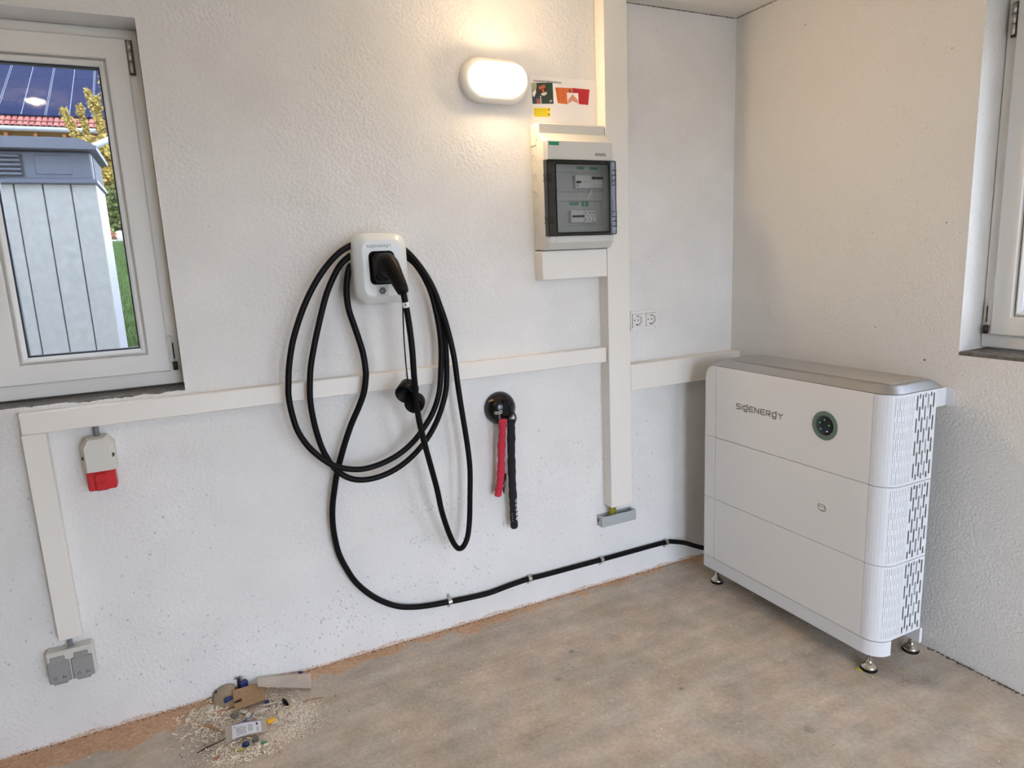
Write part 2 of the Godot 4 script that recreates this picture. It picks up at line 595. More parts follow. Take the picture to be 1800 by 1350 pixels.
func setup_materials() -> void:
	M.duct = mat(c8(236, 231, 222), 0.42)
	M.pvc = mat(c8(233, 231, 226), 0.28)
	M.pvc_dark = mat(c8(205, 203, 198), 0.4)
	M.gasket = mat(c8(38, 42, 50), 0.5)
	M.sill = grained(c8(112, 104, 95), 0.8, 60, 4.0, 0.25, 0.08)
	M.zinc = mat(c8(186, 184, 180), 0.3, 0.9)
	M.dark_metal = mat(c8(70, 64, 56), 0.4, 0.8)
	M.black = dull(c8(14, 14, 15), 0.45)
	M.black_soft = dull(c8(15, 14, 14), 0.5)
	M.black_gloss = mat(c8(16, 16, 19), 0.18)
	M.grey_box = mat(c8(212, 209, 200), 0.45)
	M.grey_lid = mat(c8(150, 150, 147), 0.5)
	M.grey_plastic = mat(c8(172, 176, 176), 0.5)
	M.charger = mat(c8(226, 230, 228), 0.30)
	M.unit = mat(c8(232, 231, 228), 0.38)
	M.unit_side = mat(c8(222, 223, 224), 0.42)
	M.unit_core = mat(c8(150, 151, 153), 0.7)
	M.silver = mat(c8(178, 177, 176), 0.34, 0.92)
	M.chrome = mat(c8(214, 206, 196), 0.16, 1.0)
	M.print = mat(c8(92, 92, 94), 0.6)
	M.green_label = mat(c8(24, 140, 96), 0.5)
	M.red = mat(c8(200, 30, 38), 0.45)
	M.red_cloth = grained(c8(214, 40, 62), 0.9, 70, 30.0, 0.18, 0.05)
	M.black_cloth = grained(c8(13, 13, 15), 0.95, 71, 30.0, 0.3, 0.05)
	M.white = mat(c8(238, 238, 236), 0.5)
	M.cable = dull(c8(12, 12, 14), 0.45)
	M.grey_cable = mat(c8(120, 122, 126), 0.5)
	M.glass = pane(Color(0.03, 0.035, 0.04, 0.16))
	M.smoke = pane(Color(0.10, 0.10, 0.09, 0.70), 0.06)
	M.smoke_clear = pane(Color(0.25, 0.28, 0.28, 0.12), 0.03)

func dull(c: Color, rough: float) -> StandardMaterial3D:
	var m = mat(c, rough)
	m.metallic_specular = 0.28
	return m

func room_shell() -> void:
	var x0 = -4.3
	var z1 = 4.0
	var H = 2.409
	# floor: textured slab in view, plain concrete elsewhere
	var near = mb()
	for p in [[0, 0], [1, 0], [1, 1], [0, 0], [1, 1], [0, 1]]:
		near.set_uv(Vector2(p[0], p[1]))
		near.add_vertex(Vector3(-3.2 + 3.2 * p[0], 0, 2.4 * p[1]))
	near.generate_normals()
	var fm = near.commit()
	fm.surface_set_material(0, M.floor)
	var far = mb()
	quad(far, Vector3(x0, 0, 0), Vector3(-3.2, 0, 0), Vector3(-3.2, 0, z1), Vector3(x0, 0, z1))
	quad(far, Vector3(-3.2, 0, 2.4), Vector3(0, 0, 2.4), Vector3(0, 0, z1), Vector3(-3.2, 0, z1))
	cbox(far, Vector3(x0 - 0.25, -0.2, -0.3), Vector3(0.25, -0.002, z1 + 0.25))
	far.generate_normals()
	far.commit(fm)
	fm.surface_set_material(1, M.floor_far)
	var fl = MeshInstance3D.new()
	fl.name = "floor"
	fl.mesh = fm
	add_child(fl)
	fl.set_meta("kind", "structure")
	var ce = bx(x0 - 0.25, 0.25, H, H + 0.2, -0.3, z1 + 0.25)
	struct("ceiling", ce, M.plaster)
	# back wall with the window opening
	var st = mb()
	var hole = [-2.823, -2.2914, 1.068, 2.172]
	for r in [[x0 - 0.25, hole[0], 0.0, H], [hole[1], 0.25, 0.0, H], [hole[0], hole[1], 0.0, hole[2]], [hole[0], hole[1], hole[3], H]]:
		slab(st, Vector3(r[0], r[2], -0.3), Vector3(r[1], r[3], 0.0), 0, -3.3, 3.3, 2.41)
	struct("wall_back", st, M.wall)
	# right wall with its window opening
	var sr = mb()
	var hr = [1.024, 1.556, 1.068, 2.172]
	for r in [[0.0, hr[0], 0.0, H], [hr[1], z1 + 0.25, 0.0, H], [hr[0], hr[1], 0.0, hr[2]], [hr[0], hr[1], hr[3], H]]:
		cbox(sr, Vector3(0.0, r[2], r[0]), Vector3(0.25, r[3], r[1]))
	struct("wall_right", sr, M.plaster)
	struct("wall_left", bx(x0 - 0.25, x0, 0.0, H, 0.0, z1), grained(c8(146, 140, 132), 0.9, 150, 0.9, 0.12, 0.0))
	# front wall with two open doorways
	var sf = mb()
	for r in [[x0 - 0.25, -1.96, 0.0, H], [-1.20, -0.56, 0.0, H], [-0.14, 0.25, 0.0, H], [-1.96, -1.20, 2.06, H], [-0.56, -0.14, 2.06, H]]:
		cbox(sf, Vector3(r[0], r[2], z1), Vector3(r[1], r[3], z1 + 0.25))
	struct("wall_front", sf, M.plaster)
	# ceiling crack along the wall joints
	var crack = mb()
	for seg in 60:
		var a = -0.62 + seg * 0.0102
		var w = rng.randf_range(0.0012, 0.0045)
		cbox(crack, Vector3(a, H - 0.004 - w * 0.5, -0.002), Vector3(a + 0.0105, H - 0.003 + w * 0.3, 0.0012))
	for seg in 40:
		var a = 0.002 + seg * 0.0102
		var w = rng.randf_range(0.001, 0.0032)
		cbox(crack, Vector3(-0.0012, H - 0.003 - w * 0.5, a), Vector3(0.002, H - 0.002 + w * 0.3, a + 0.0105))
	struct("trim_1", crack, mat(c8(120, 106, 92), 0.95))

# ---------------------------------------------------------------- windows
func profile_frame(st: SurfaceTool, lo: Vector2, hi: Vector2, wide: float, z0: float, z1: float, ax: Callable, c := 0.003) -> void:
	# four mitred bars round an opening; ax turns (u, v, depth) into a point
	var o = [Vector2(lo.x, lo.y), Vector2(hi.x, lo.y), Vector2(hi.x, hi.y), Vector2(lo.x, hi.y)]
	var n = [Vector2(lo.x + wide, lo.y + wide), Vector2(hi.x - wide, lo.y + wide), Vector2(hi.x - wide, hi.y - wide), Vector2(lo.x + wide, hi.y - wide)]
	var oc = [Vector2(lo.x + c, lo.y + c), Vector2(hi.x - c, lo.y + c), Vector2(hi.x - c, hi.y - c), Vector2(lo.x + c, hi.y - c)]
	var w2 = wide - c
	var nc = [Vector2(lo.x + w2, lo.y + w2), Vector2(hi.x - w2, lo.y + w2), Vector2(hi.x - w2, hi.y - w2), Vector2(lo.x + w2, hi.y - w2)]
	for i in 4:
		var k = (i + 1) % 4
		var P = func(v: Vector2, z: float) -> Vector3: return ax.call(v.x, v.y, z)
		var zc = z1 - c if z1 > z0 else z1 + c
		quad(st, P.call(o[i], z0), P.call(o[i], zc), P.call(o[k], zc), P.call(o[k], z0))
		quad(st, P.call(o[i], zc), P.call(oc[i], z1), P.call(oc[k], z1), P.call(o[k], zc))
		quad(st, P.call(oc[i], z1), P.call(nc[i], z1), P.call(nc[k], z1), P.call(oc[k], z1))
		quad(st, P.call(nc[i], z1), P.call(n[i], zc), P.call(n[k], zc), P.call(nc[k], z1))
		quad(st, P.call(n[i], zc), P.call(n[i], z0), P.call(n[k], z0), P.call(n[k], zc))
		quad(st, P.call(n[i], z0), P.call(o[i], z0), P.call(o[k], z0), P.call(n[k], z0))

func build_window(called: String, ax: Callable, hinge_dir: float) -> void:
	# u from 0 (hinge side) to 0.5316, v = height, d = depth out of the room (negative is into the room)
	var root = Node3D.new()
	root.name = called
	add_child(root)
	root.set_meta("kind", "structure")
	root.set_meta("label", "white plastic window with grey gasket, " + ("garden with a grey shed behind it" if called == "window_1" else "beside the battery cabinet"))
	var W = 0.5316
	var fr = mb()
	profile_frame(fr, Vector2(0.002, 1.086), Vector2(W - 0.002, 2.171), 0.05, 0.185, 0.112, ax)
	var f = part(root, "window_frame", fr, M.pvc)
	var sa = mb()
	profile_frame(sa, Vector2(0.034, 1.130), Vector2(W - 0.034, 2.142), 0.061, 0.155, 0.098, ax, 0.004)
	var s = part(root, "sash", sa, M.pvc)
	var be = mb()
	profile_frame(be, Vector2(0.0955, 1.1915), Vector2(W - 0.0955, 2.0805), 0.0185, 0.135, 0.106, ax, 0.011)
	part(s, "glazing_bead", be, M.pvc)
	var ga = mb()
	profile_frame(ga, Vector2(0.1125, 1.2085), Vector2(W - 0.1125, 2.0635), 0.0065, 0.150, 0.1285, ax, 0.001)
	part(s, "gasket", ga, M.gasket)
	for dd in [0.136, 0.150]:
		var gl = mb()
		var a: Vector3 = ax.call(0.115, 1.211, dd)
		var b: Vector3 = ax.call(W - 0.115, 2.061, dd + 0.003)
		cbox(gl, a.min(b), a.max(b))
		part(s, "pane", gl, M.glass)
	# hinges
	var h1 = mb(true)
	tube(h1, [ax.call(0.027, 2.045, 0.098), ax.call(0.027, 2.075, 0.098)], 0.0065, 10)
	tube(h1, [ax.call(0.027, 2.077, 0.098), ax.call(0.027, 2.105, 0.098)], 0.0065, 10)
	tube(h1, [ax.call(0.027, 2.107, 0.098), ax.call(0.027, 2.135, 0.098)], 0.0065, 10)
	var hb: MeshInstance3D = part(root, "hinge", h1, M.zinc)
	var pl = mb()
	var a1: Vector3 = ax.call(0.018, 2.040, 0.109)
	var b1: Vector3 = ax.call(0.038, 2.139, 0.1005)
	cbox(pl, a1.min(b1), a1.max(b1), 0.001)
	part(hb, "hinge_plate", pl, M.dark_metal)
	var h2 = mb()
	var a2: Vector3 = ax.call(0.022, 1.16, 0.112)
	var b2: Vector3 = ax.call(0.036, 1.245, 0.1)
	cbox(h2, a2.min(b2), a2.max(b2), 0.002)
	var hl: MeshInstance3D = part(root, "hinge_cover", h2, M.pvc_dark)
	var h3 = mb(true)
	tube(h3, [ax.call(0.020, 1.133, 0.100), ax.call(0.020, 1.160, 0.100)], 0.0075, 10)
	tube(h3, [ax.call(0.020, 1.170, 0.102), ax.call(0.020, 1.222, 0.102)], 0.0022, 8)
	part(hl, "hinge_pin", h3, M.dark_metal)
	# handle on the far stile (outside the frame of the picture)
	var hd = mb()
	var a3: Vector3 = ax.call(W - 0.078, 1.56, 0.098)
	var b3: Vector3 = ax.call(W - 0.050, 1.64, 0.085)
	cbox(hd, a3.min(b3), a3.max(b3), 0.003)
	var a4: Vector3 = ax.call(W - 0.074, 1.48, 0.085)
	var b4: Vector3 = ax.call(W - 0.054, 1.60, 0.060)
	cbox(hd, a4.min(b4), a4.max(b4), 0.005)
	part(root, "handle", hd, M.pvc)
	# raw stone sill under the frame, its plastered edge chipped
	var si = mb()
	var lo: Vector3 = ax.call(0.0005, 1.067, 0.186)
	var hi: Vector3 = ax.call(W - 0.0005, 1.0805, -0.0008)
	cbox(si, lo.min(hi), lo.max(hi), 0.002)
	part(root, "window_sill", si, M.sill)
	if called == "window_2":
		return
	# uneven lip of plaster left standing in front of the sill
	var ch = mb()
	var top = 1.079
	for k in 62:
		var u = k * W / 62.0
		top = clampf(top + rng.randf_range(-0.0022, 0.0022), 1.0745, 1.0812)
		var p: Vector3 = ax.call(u, 1.064, -0.0005)
		var q: Vector3 = ax.call(u + W / 62.0 + 0.0004, top, -0.0036)
		cbox(ch, p.min(q), p.max(q))
	part(root, "plaster_edge", ch, M.plaster)

func window_left() -> void:
	build_window("window_1", func(u: float, v: float, d: float) -> Vector3: return Vector3(-2.2914 - u, v, -d), 1.0)

func window_right() -> void:
	build_window("window_2", func(u: float, v: float, d: float) -> Vector3: return Vector3(d, v, 1.024 + u), 1.0)

# ---------------------------------------------------------------- cable ducts
func duct(label: String, lo: Vector3, hi: Vector3, along: int, seams: Array) -> void:
	var t = thing("cable_duct", label, "cable duct", Vector3((lo.x + hi.x) * 0.5, lo.y, 0.0))
	var base = mb()
	cbox(base, Vector3(lo.x, lo.y, lo.z), Vector3(hi.x, hi.y, hi.z - 0.007), 0.001)
	part(t, "channel", base, M.duct)
	var cuts = [lo[along]] + seams + [hi[along]]
	for i in cuts.size() - 1:
		var cv = mb()
		var a = lo
		var b = hi
		a[along] = cuts[i] + (0.0006 if i > 0 else 0.0)
		b[along] = cuts[i + 1] - (0.0006 if i < cuts.size() - 2 else 0.0)
		a.z = hi.z - 0.0085
		var side: int = 1 - along
		a[side] -= 0.0008
		b[side] += 0.0008
		cbox(cv, a, b, 0.0022)
		part(t, "cover", cv, M.duct)

func ducts() -> void:
	duct("long cream cable duct running level below the left window", Vector3(-2.7265, 1.006, 0), Vector3(-0.7205, 1.066, 0.043), 0, [-1.58])
	duct("narrow upright cream cable duct going down to the grey lidded sockets", Vector3(-2.7285, 0.357, 0), Vector3(-2.6695, 1.0045, 0.043), 1, [])
	duct("wide upright cable duct from the ceiling behind the distribution box down", Vector3(-0.7196, 0.372, 0), Vector3(-0.6135, 2.4085, 0.061), 1, [])
	duct("wide level cable duct from the upright duct to the corner", Vector3(-0.6120, 0.872, 0), Vector3(-0.0015, 0.982, 0.061), 0, [])

# ---------------------------------------------------------------- battery storage
const UX := -0.3405   # front plane
const UZ0 := 0.2106   # left end
const UZ1 := 1.0413   # right end
const UR := 0.062     # radius of the right front corner

func plan_path(s: float, inset := 0.0) -> Vector2:
	# plan of the right end: s runs round the corner (arc), then along the side, gives (x, z)
	var arc = UR * PI * 0.5
	if s < arc:
		var a = s / UR
		return Vector2(UX + UR - cos(a) * (UR - inset), UZ1 - UR + sin(a) * (UR - inset))
	return Vector2(UX + UR + (s - arc), UZ1 - inset)

func slotted(st: SurfaceTool, cols: Array, y0: float, y1: float, inset := 0.0) -> void:
	# cols: [s0, s1, [[ya, yb], ...]] the openings left free in that column
	for c in cols:
		var y = y0
		var a = plan_path(c[0], inset)
		var b = plan_path(c[1], inset)
		for o in c[2] + [[y1, y1]]:
			if o[0] > y:
				quad(st, Vector3(a.x, y, a.y), Vector3(a.x, o[0], a.y), Vector3(b.x, o[0], b.y), Vector3(b.x, y, b.y))
			# edges of the opening, 2.5 mm deep
			if o[1] > o[0]:
				var ai = plan_path(c[0], inset + 0.0014)
				var bi = plan_path(c[1], inset + 0.0014)
				quad(st, Vector3(a.x, o[0], a.y), Vector3(b.x, o[0], b.y), Vector3(bi.x, o[0], bi.y), Vector3(ai.x, o[0], ai.y))
				quad(st, Vector3(a.x, o[1], a.y), Vector3(b.x, o[1], b.y), Vector3(bi.x, o[1], bi.y), Vector3(ai.x, o[1], ai.y))
				quad(st, Vector3(a.x, o[0], a.y), Vector3(a.x, o[1], a.y), Vector3(ai.x, o[1], ai.y), Vector3(ai.x, o[0], ai.y))
				quad(st, Vector3(b.x, o[0], b.y), Vector3(b.x, o[1], b.y), Vector3(bi.x, o[1], bi.y), Vector3(bi.x, o[0], bi.y))
			y = o[1]

func side_columns(y0: float, y1: float) -> Array:
	var arc = UR * PI * 0.5
	var send: float = arc + (-0.127 - (UX + UR))
	var cols = []
	var s = 0.0
	var marks = []
	# fine engraved dashes from half way round the corner, then the open slots
	var t = arc * 0.62
	var k = 0
	while t < send - 0.108:
		marks.append([t, t + 0.0013, k, false])
		t += 0.0068
		k += 1
	t = send - 0.1000
	for j in 7:
		marks.append([t, t + 0.0076, j, true])
		t += 0.0137
	for m in marks:
		while m[0] - s > 0.012:
			cols.append([s, s + 0.01, []])
			s += 0.01
		cols.append([s, m[0], []])
		var open = []
		var period = 0.0745
		var len = 0.0475 if m[3] else 0.058
		var y: float = y1 - 0.012 - len + (0.0 if m[2] % 2 == 0 else period * 0.5)
		while y > y0 - len:
			var a = maxf(y, y0 + 0.010)
			var b = minf(y + len, y1 - 0.008)
			if b - a > 0.004:
				open.push_front([a, b])
			y -= period
		cols.append([m[0], m[1], open])
		s = m[1]
	cols.append([s, send, []])
	return cols

func unit_module(t: Node3D, called: String, y0: float, y1: float, rounded: bool) -> MeshInstance3D:
	var g = 0.0011
	var a = y0 + g
	var b = y1 - g
	var arc = UR * PI * 0.5
	# body: the dark core that shows in the joints and behind the slots
	var core = mb()
	cbox(core, Vector3(UX + 0.008, y0, UZ0 + 0.006), Vector3(-0.135, y1 - (0.05 if rounded else 0.0), UZ1 - UR * 0.9))
	cbox(core, Vector3(UX + UR * 0.8, y0, UZ1 - UR), Vector3(-0.135, y1, UZ1 - 0.030))
	var body = part(t, called, core, M.unit_core)
	# left edge strip (top corner rounded on the uppermost module)
	var r = 0.052
	var ls = mb()
	var poly = PackedVector2Array([Vector2(UZ0, a), Vector2(0.2718, a), Vector2(0.2718, b)])
	if rounded:
		for i in 9:
			var an = PI * 0.5 + PI * 0.5 * i / 8.0
			poly.append(Vector2(UZ0 + r + cos(an) * r, b - r + sin(an) * r))
	else:
		poly.append(Vector2(UZ0, b))
	extrude(ls, poly, Vector3(-0.105, 0, 0), Vector3(0, 0, 1), Vector3(0, 1, 0), -UX - 0.105)
	part(body, "left_strip", ls, M.unit)
	# front panel
	var fp = mb()
	cbox(fp, Vector3(UX, a, 0.2730), Vector3(UX + 0.012, b, 0.9738), 0.0008)
	part(body, "front_panel", fp, M.unit)
	# rounded corner and slotted side, one bent sheet
	var sh = mb()
	slotted(sh, side_columns(y0, y1), a, b)
	var e0 = plan_path(0.0)
	quad(sh, Vector3(UX, a, 0.9752), Vector3(UX, b, 0.9752), Vector3(e0.x, b, e0.y), Vector3(e0.x, a, e0.y))
	quad(sh, Vector3(UX, a, 0.9752), Vector3(UX, b, 0.9752), Vector3(UX + 0.01, b, 0.9752), Vector3(UX + 0.01, a, 0.9752))
	var send: float = arc + (-0.127 - (UX + UR))
	var e1 = plan_path(send)
	quad(sh, Vector3(e1.x, a, e1.y), Vector3(e1.x, b, e1.y), Vector3(e1.x, b, e1.y - 0.02), Vector3(e1.x, a, e1.y - 0.02))
	# top and bottom flange of the sheet
	for yy in [a, b]:
		var prev = plan_path(0.0)
		var prevo = plan_path(0.0, 0.008)
		for i in range(1, 25):
			var q = plan_path(send * i / 24.0)
			var qo = plan_path(send * i / 24.0, 0.008)
			quad(sh, Vector3(prev.x, yy, prev.y), Vector3(q.x, yy, q.y), Vector3(qo.x, yy, qo.y), Vector3(prevo.x, yy, prevo.y))
			prev = q
			prevo = qo
	var side = part(body, "vented_side", sh, M.unit_side)
	# white lining close behind the engraved dashes
	var li = mb(true)
	var p0 = plan_path(0.0, 0.0018)
	var lim: float = send - 0.103
	for i in range(1, 19):
		var q = plan_path(lim * i / 18.0, 0.0018)
		quad(li, Vector3(p0.x, a, p0.y), Vector3(p0.x, b, p0.y), Vector3(q.x, b, q.y), Vector3(q.x, a, q.y))
		p0 = q
	part(body, "side_lining", li, M.unit_side)
	return body

func brand_strokes(st: SurfaceTool, o: Vector3, ux: Vector3, uy: Vector3, width: float, pen: float) -> void:
	# the maker's word mark, drawn with a round pen: S I g E N E R g Y on a unit height of 1
	var L = []
	var s = [[Vector2(1.0, 1.0), Vector2(0.2, 1.0), Vector2(0.0, 0.85), Vector2(0.0, 0.65), Vector2(0.2, 0.5), Vector2(0.85, 0.5), Vector2(1.0, 0.36), Vector2(1.0, 0.15), Vector2(0.85, 0.0), Vector2(0.0, 0.0)]]
	var i_ = [[Vector2(0.0, 0.0), Vector2(0.0, 1.0)]]
	var g = [[Vector2(0.15, 0.9), Vector2(0.0, 0.75), Vector2(0.0, 0.3), Vector2(0.15, 0.12), Vector2(0.8, 0.12), Vector2(0.95, 0.3), Vector2(0.95, 0.75), Vector2(0.8, 0.9), Vector2(0.15, 0.9)], [Vector2(0.75, 1.1), Vector2(1.0, 1.2)], [Vector2(0.05, -0.12), Vector2(0.25, -0.27), Vector2(0.75, -0.27), Vector2(0.95, -0.12)]]
	var e = [[Vector2(1.0, 1.0), Vector2(0.2, 1.0), Vector2(0.0, 0.8), Vector2(0.0, 0.2), Vector2(0.2, 0.0), Vector2(1.0, 0.0)], [Vector2(0.15, 0.5), Vector2(0.95, 0.5)]]
	var n = [[Vector2(0.0, 0.0), Vector2(0.0, 1.0), Vector2(0.95, 0.0), Vector2(0.95, 1.0)]]
	var r = [[Vector2(0.0, 0.0), Vector2(0.0, 1.0), Vector2(0.8, 1.0), Vector2(0.95, 0.85), Vector2(0.95, 0.6), Vector2(0.8, 0.45), Vector2(0.3, 0.45), Vector2(0.9, 0.0)]]
	var y = [[Vector2(0.0, 1.0), Vector2(0.5, 0.55), Vector2(1.0, 1.0)], [Vector2(0.5, 0.3), Vector2(0.5, 0.0)]]
	var x = 0.0
	var sc = width / 11.75
	for item in [[s, 1.0], [i_, 0.0], [g, 0.95], [e, 1.0], [n, 0.95], [e, 1.0], [r, 0.95], [g, 0.95], [y, 1.0]]:
		for line in item[0]:
			var out = []
			for p in line:
				out.append(Vector2((x + p.x) * sc, p.y * sc * 0.95))
			L.append(out)
		x += item[1] + 0.46
	strokes(st, L, o, ux, uy, pen)

func battery_storage() -> void:
	var t = thing("battery_cabinet", "white battery storage cabinet of three stacked modules on chrome feet in the corner", "battery storage", Vector3(-0.23, 0.0, 0.62))
	var yb = 0.133
	unit_module(t, "battery_module", yb, yb + 0.27, false)
	var m2 = unit_module(t, "battery_module", yb + 0.27, yb + 0.54, false)
	var top = unit_module(t, "inverter_module", yb + 0.54, 0.9755, true)
	var DX = Vector3(0, 0, 1)   # along the front, to the right
	var DY = Vector3(0, 1, 0)
	# word mark
	var ws = mb()
	brand_strokes(ws, Vector3(UX - 0.0001, 0.8195, 0.388), DX, DY, 0.235, 0.0034)
	part(top, "lettering", ws, M.print, "grey word mark on the front panel")
	# round status window: green ring, dark glass, five small lights
	var kc = Vector3(UX, 0.834, 0.8)
	var ri = mb(true)
	lathe(ri, kc, Vector3(-1, 0, 0), [[0.0505, -0.004], [0.0505, 0.0022], [0.0485, 0.0032], [0.036, 0.0032], [0.034, 0.0006], [0.0, 0.0006]], 40)
	var ring = part(top, "status_ring", ri, grained(c8(96, 122, 106), 0.35, 81, 60.0, 0.2, 0.0), "green ring round the status window")
	var gl = mb(true)
	lathe(gl, kc, Vector3(-1, 0, 0), [[0.035, 0.0008], [0.033, 0.0024], [0.018, 0.0034], [0.0, 0.0038]], 36)
	part(ring, "dark_glass", gl, M.black_gloss)
	var leds = [[0.0, 0.021, 0], [-0.018, 0.008, 0], [0.019, 0.004, 0], [-0.013, -0.013, 0], [0.012, -0.018, 1]]
	for l in leds:
		var e = mb(true)
		lathe(e, kc + Vector3(-0.003, l[1], l[0]), Vector3(-1, 0, 0), [[0.0026, 0.0], [0.0022, 0.0012], [0.0, 0.0016]], 10)
		var lm = mat(c8(20, 170, 90) if l[2] == 0 else c8(180, 170, 235), 0.3)
		lm.emission_enabled = true
		lm.emission = c8(10, 190, 90) if l[2] == 0 else c8(190, 175, 250)
		lm.emission_energy_multiplier = 0.9
		part(ring, "status_light", e, lm)
	# raised square button with a small sign on the middle module
	var bt = mb()
	plate(bt, Vector3(UX, 0.5395, 0.805), DX, DY, 0.066, 0.046, 0.007, 0.0008, 0.0005)
	var btn = part(m2, "button", bt, M.unit)
	var ic = mb()
	strokes(ic, [[Vector2(-0.016, 0.004), Vector2(-0.016, -0.004), Vector2(-0.009, -0.0105), Vector2(0.005, -0.0105), Vector2(0.0115, -0.006), Vector2(0.0115, 0.0085), Vector2(0.008, 0.0105), Vector2(-0.0125, 0.0105), Vector2(-0.016, 0.007), Vector2(-0.016, 0.003)],
		[Vector2(-0.0155, 0.003), Vector2(0.011, 0.003)], [Vector2(0.013, 0.005), Vector2(0.0155, 0.003), Vector2(0.0155, -0.0085), Vector2(0.0105, -0.0125), Vector2(-0.003, -0.0125)]], Vector3(UX - 0.0009, 0.539, 0.803), DX, DY, 0.0017)
	part(btn, "sign", ic, M.print)
	# brushed aluminium cap: sloping shoulder round the top, ribbed middle
	var cp = mb()
	var yt = 0.9762
	var rings = []
	for lv in [[0.0, 0.0006], [0.0012, 0.0], [0.0215, 0.024], [0.0232, 0.028]]:
		var ins: float = lv[1]
		var ring_pts = []
		var x0 = UX + ins
		var x1 = -0.080 - ins
		var z0 = UZ0 + 0.046 + ins * 0.9
		var z1 = UZ1 - ins
		for q in [[x1, z0, 0.03, 2], [x1, z1, 0.03, 1], [x0, z1, 0.06, 0], [x0, z0, 0.004, 3]]:
			var rad: float = maxf(q[2] - ins * 0.3, 0.003)
			for i in 13:
				var fr = i / 12.0
				var an: float
				var cx: float
				var cz: float
				match q[3]:
					2: an = -PI * 0.5 + fr * PI * 0.5; cx = q[0] - rad; cz = q[1] + rad
					1: an = fr * PI * 0.5; cx = q[0] - rad; cz = q[1] - rad
					0: an = PI * 0.5 + fr * PI * 0.5; cx = q[0] + rad; cz = q[1] - rad
					_: an = PI + fr * PI * 0.5; cx = q[0] + rad; cz = q[1] + rad
				ring_pts.append(Vector3(cx + cos(an) * rad, yt + lv[0], cz + sin(an) * rad))
		rings.append(ring_pts)
	loft(cp, rings, true, true)
	var cap = part(t, "top_cap", cp, M.silver, "brushed aluminium top cap")
	var rb = mb()
	for k in 26:
		var x = -0.292 + k * 0.0068
		cbox(rb, Vector3(x, yt + 0.0225, UZ0 + 0.09), Vector3(x + 0.0042, yt + 0.0258, UZ1 - 0.042), 0.001)
	part(cap, "top_ribs", rb, M.silver)
	# the cap bends down over the left end
	var ar = mb(true)
	var ra = []
	for i in 11:
		var an = PI * 0.5 + PI * 0.5 * i / 10.0
		var c0 = Vector3(0, 0.9755 - 0.052, UZ0 + 0.052)
		var d = Vector3(0, sin(an), cos(an))
		ra.append([Vector3(UX + 0.003, 0, 0) + c0 + d * 0.0525, Vector3(UX + 0.012, 0, 0) + c0 + d * 0.060, Vector3(-0.09, 0, 0) + c0 + d * 0.062, Vector3(-0.09, 0, 0) + c0 + d * 0.0525])
	loft(ar, ra)
	part(cap, "left_bend", ar, M.silver)
	# base plinth: front rail round the corner, back rail, dark underside
	var poly = []
	for i in 13:
		poly.append(plan_path((UR * PI * 0.5) * i / 12.0))
	var plinth = mb()
	var prof = [Vector2(UX, UZ0)] + poly + [Vector2(UX + UR + 0.004, UZ1)]
	for i in prof.size() - 1:
		var a: Vector2 = prof[i]
		var b: Vector2 = prof[i + 1]
		quad(plinth, Vector3(a.x, 0.0788, a.y), Vector3(a.x, 0.1318, a.y), Vector3(b.x, 0.1318, b.y), Vector3(b.x, 0.0788, b.y))
		quad(plinth, Vector3(a.x, 0.0788, a.y), Vector3(b.x, 0.0788, b.y), Vector3(b.x + 0.02, 0.0788, b.y - 0.004), Vector3(a.x + 0.02, 0.0788, a.y))
	cbox(plinth, Vector3(UX + 0.001, 0.0788, UZ0), Vector3(UX + 0.02, 0.1318, UZ1 - UR), 0.0008)
	cbox(plinth, Vector3(-0.123, 0.076, UZ0), Vector3(-0.110, 0.1318, UZ1), 0.0008)
	var base = part(t, "plinth", plinth, M.unit_side)
	part(base, "underside", bx(UX + 0.02, -0.123, 0.118, 0.1325, UZ0 + 0.01, UZ1 - 0.02), M.unit_core)
	# back sheet with wall brackets
	part(t, "back_sheet", bx(-0.134, -0.080, 0.133, 0.975, UZ0 + 0.02, UZ1 - 0.035, 0.001), M.grey_plastic)
	var br = mb()
	cbox(br, Vector3(-0.090, 0.895, UZ1 - 0.048), Vector3(-0.001, 0.957, UZ1 - 0.045))
	cbox(br, Vector3(-0.004, 0.895, UZ1 - 0.048), Vector3(-0.001, 0.957, UZ1 - 0.018))
	part(t, "wall_bracket", br, M.unit_side)
	# adjustable feet
	for f in [[-0.2955, 0.982], [-0.2955, 0.246], [-0.072, 0.982], [-0.072, 0.246]]:
		var o = Vector3(f[0], 0, f[1])
		var ft = mb(true)
		lathe(ft, o, DY, [[0.0262, 0.0085], [0.0262, 0.014], [0.0245, 0.0165], [0.0125, 0.029], [0.0105, 0.0305], [0.0105, 0.038], [0.007, 0.0385], [0.007, 0.044], [0.0052, 0.0445], [0.0052, 0.14]], 24)
		var foot = part(t, "foot", ft, M.chrome, "chrome levelling foot")
		var ru = mb(true)
		lathe(ru, o, DY, [[0.0265, 0.0], [0.0275, 0.003], [0.0268, 0.0085], [0.0, 0.009]], 24)
		part(foot, "rubber_pad", ru, M.black)
	# pad under the rear plinth so the rear feet have a seat
	part(base, "rear_beam", bx(-0.112, -0.060, 0.120, 0.1318, UZ0 + 0.01, UZ1 - 0.045, 0.001), M.unit_core)

# ---------------------------------------------------------------- distribution box
const EX := Vector3(1, 0, 0)
const EY := Vector3(0, 1, 0)

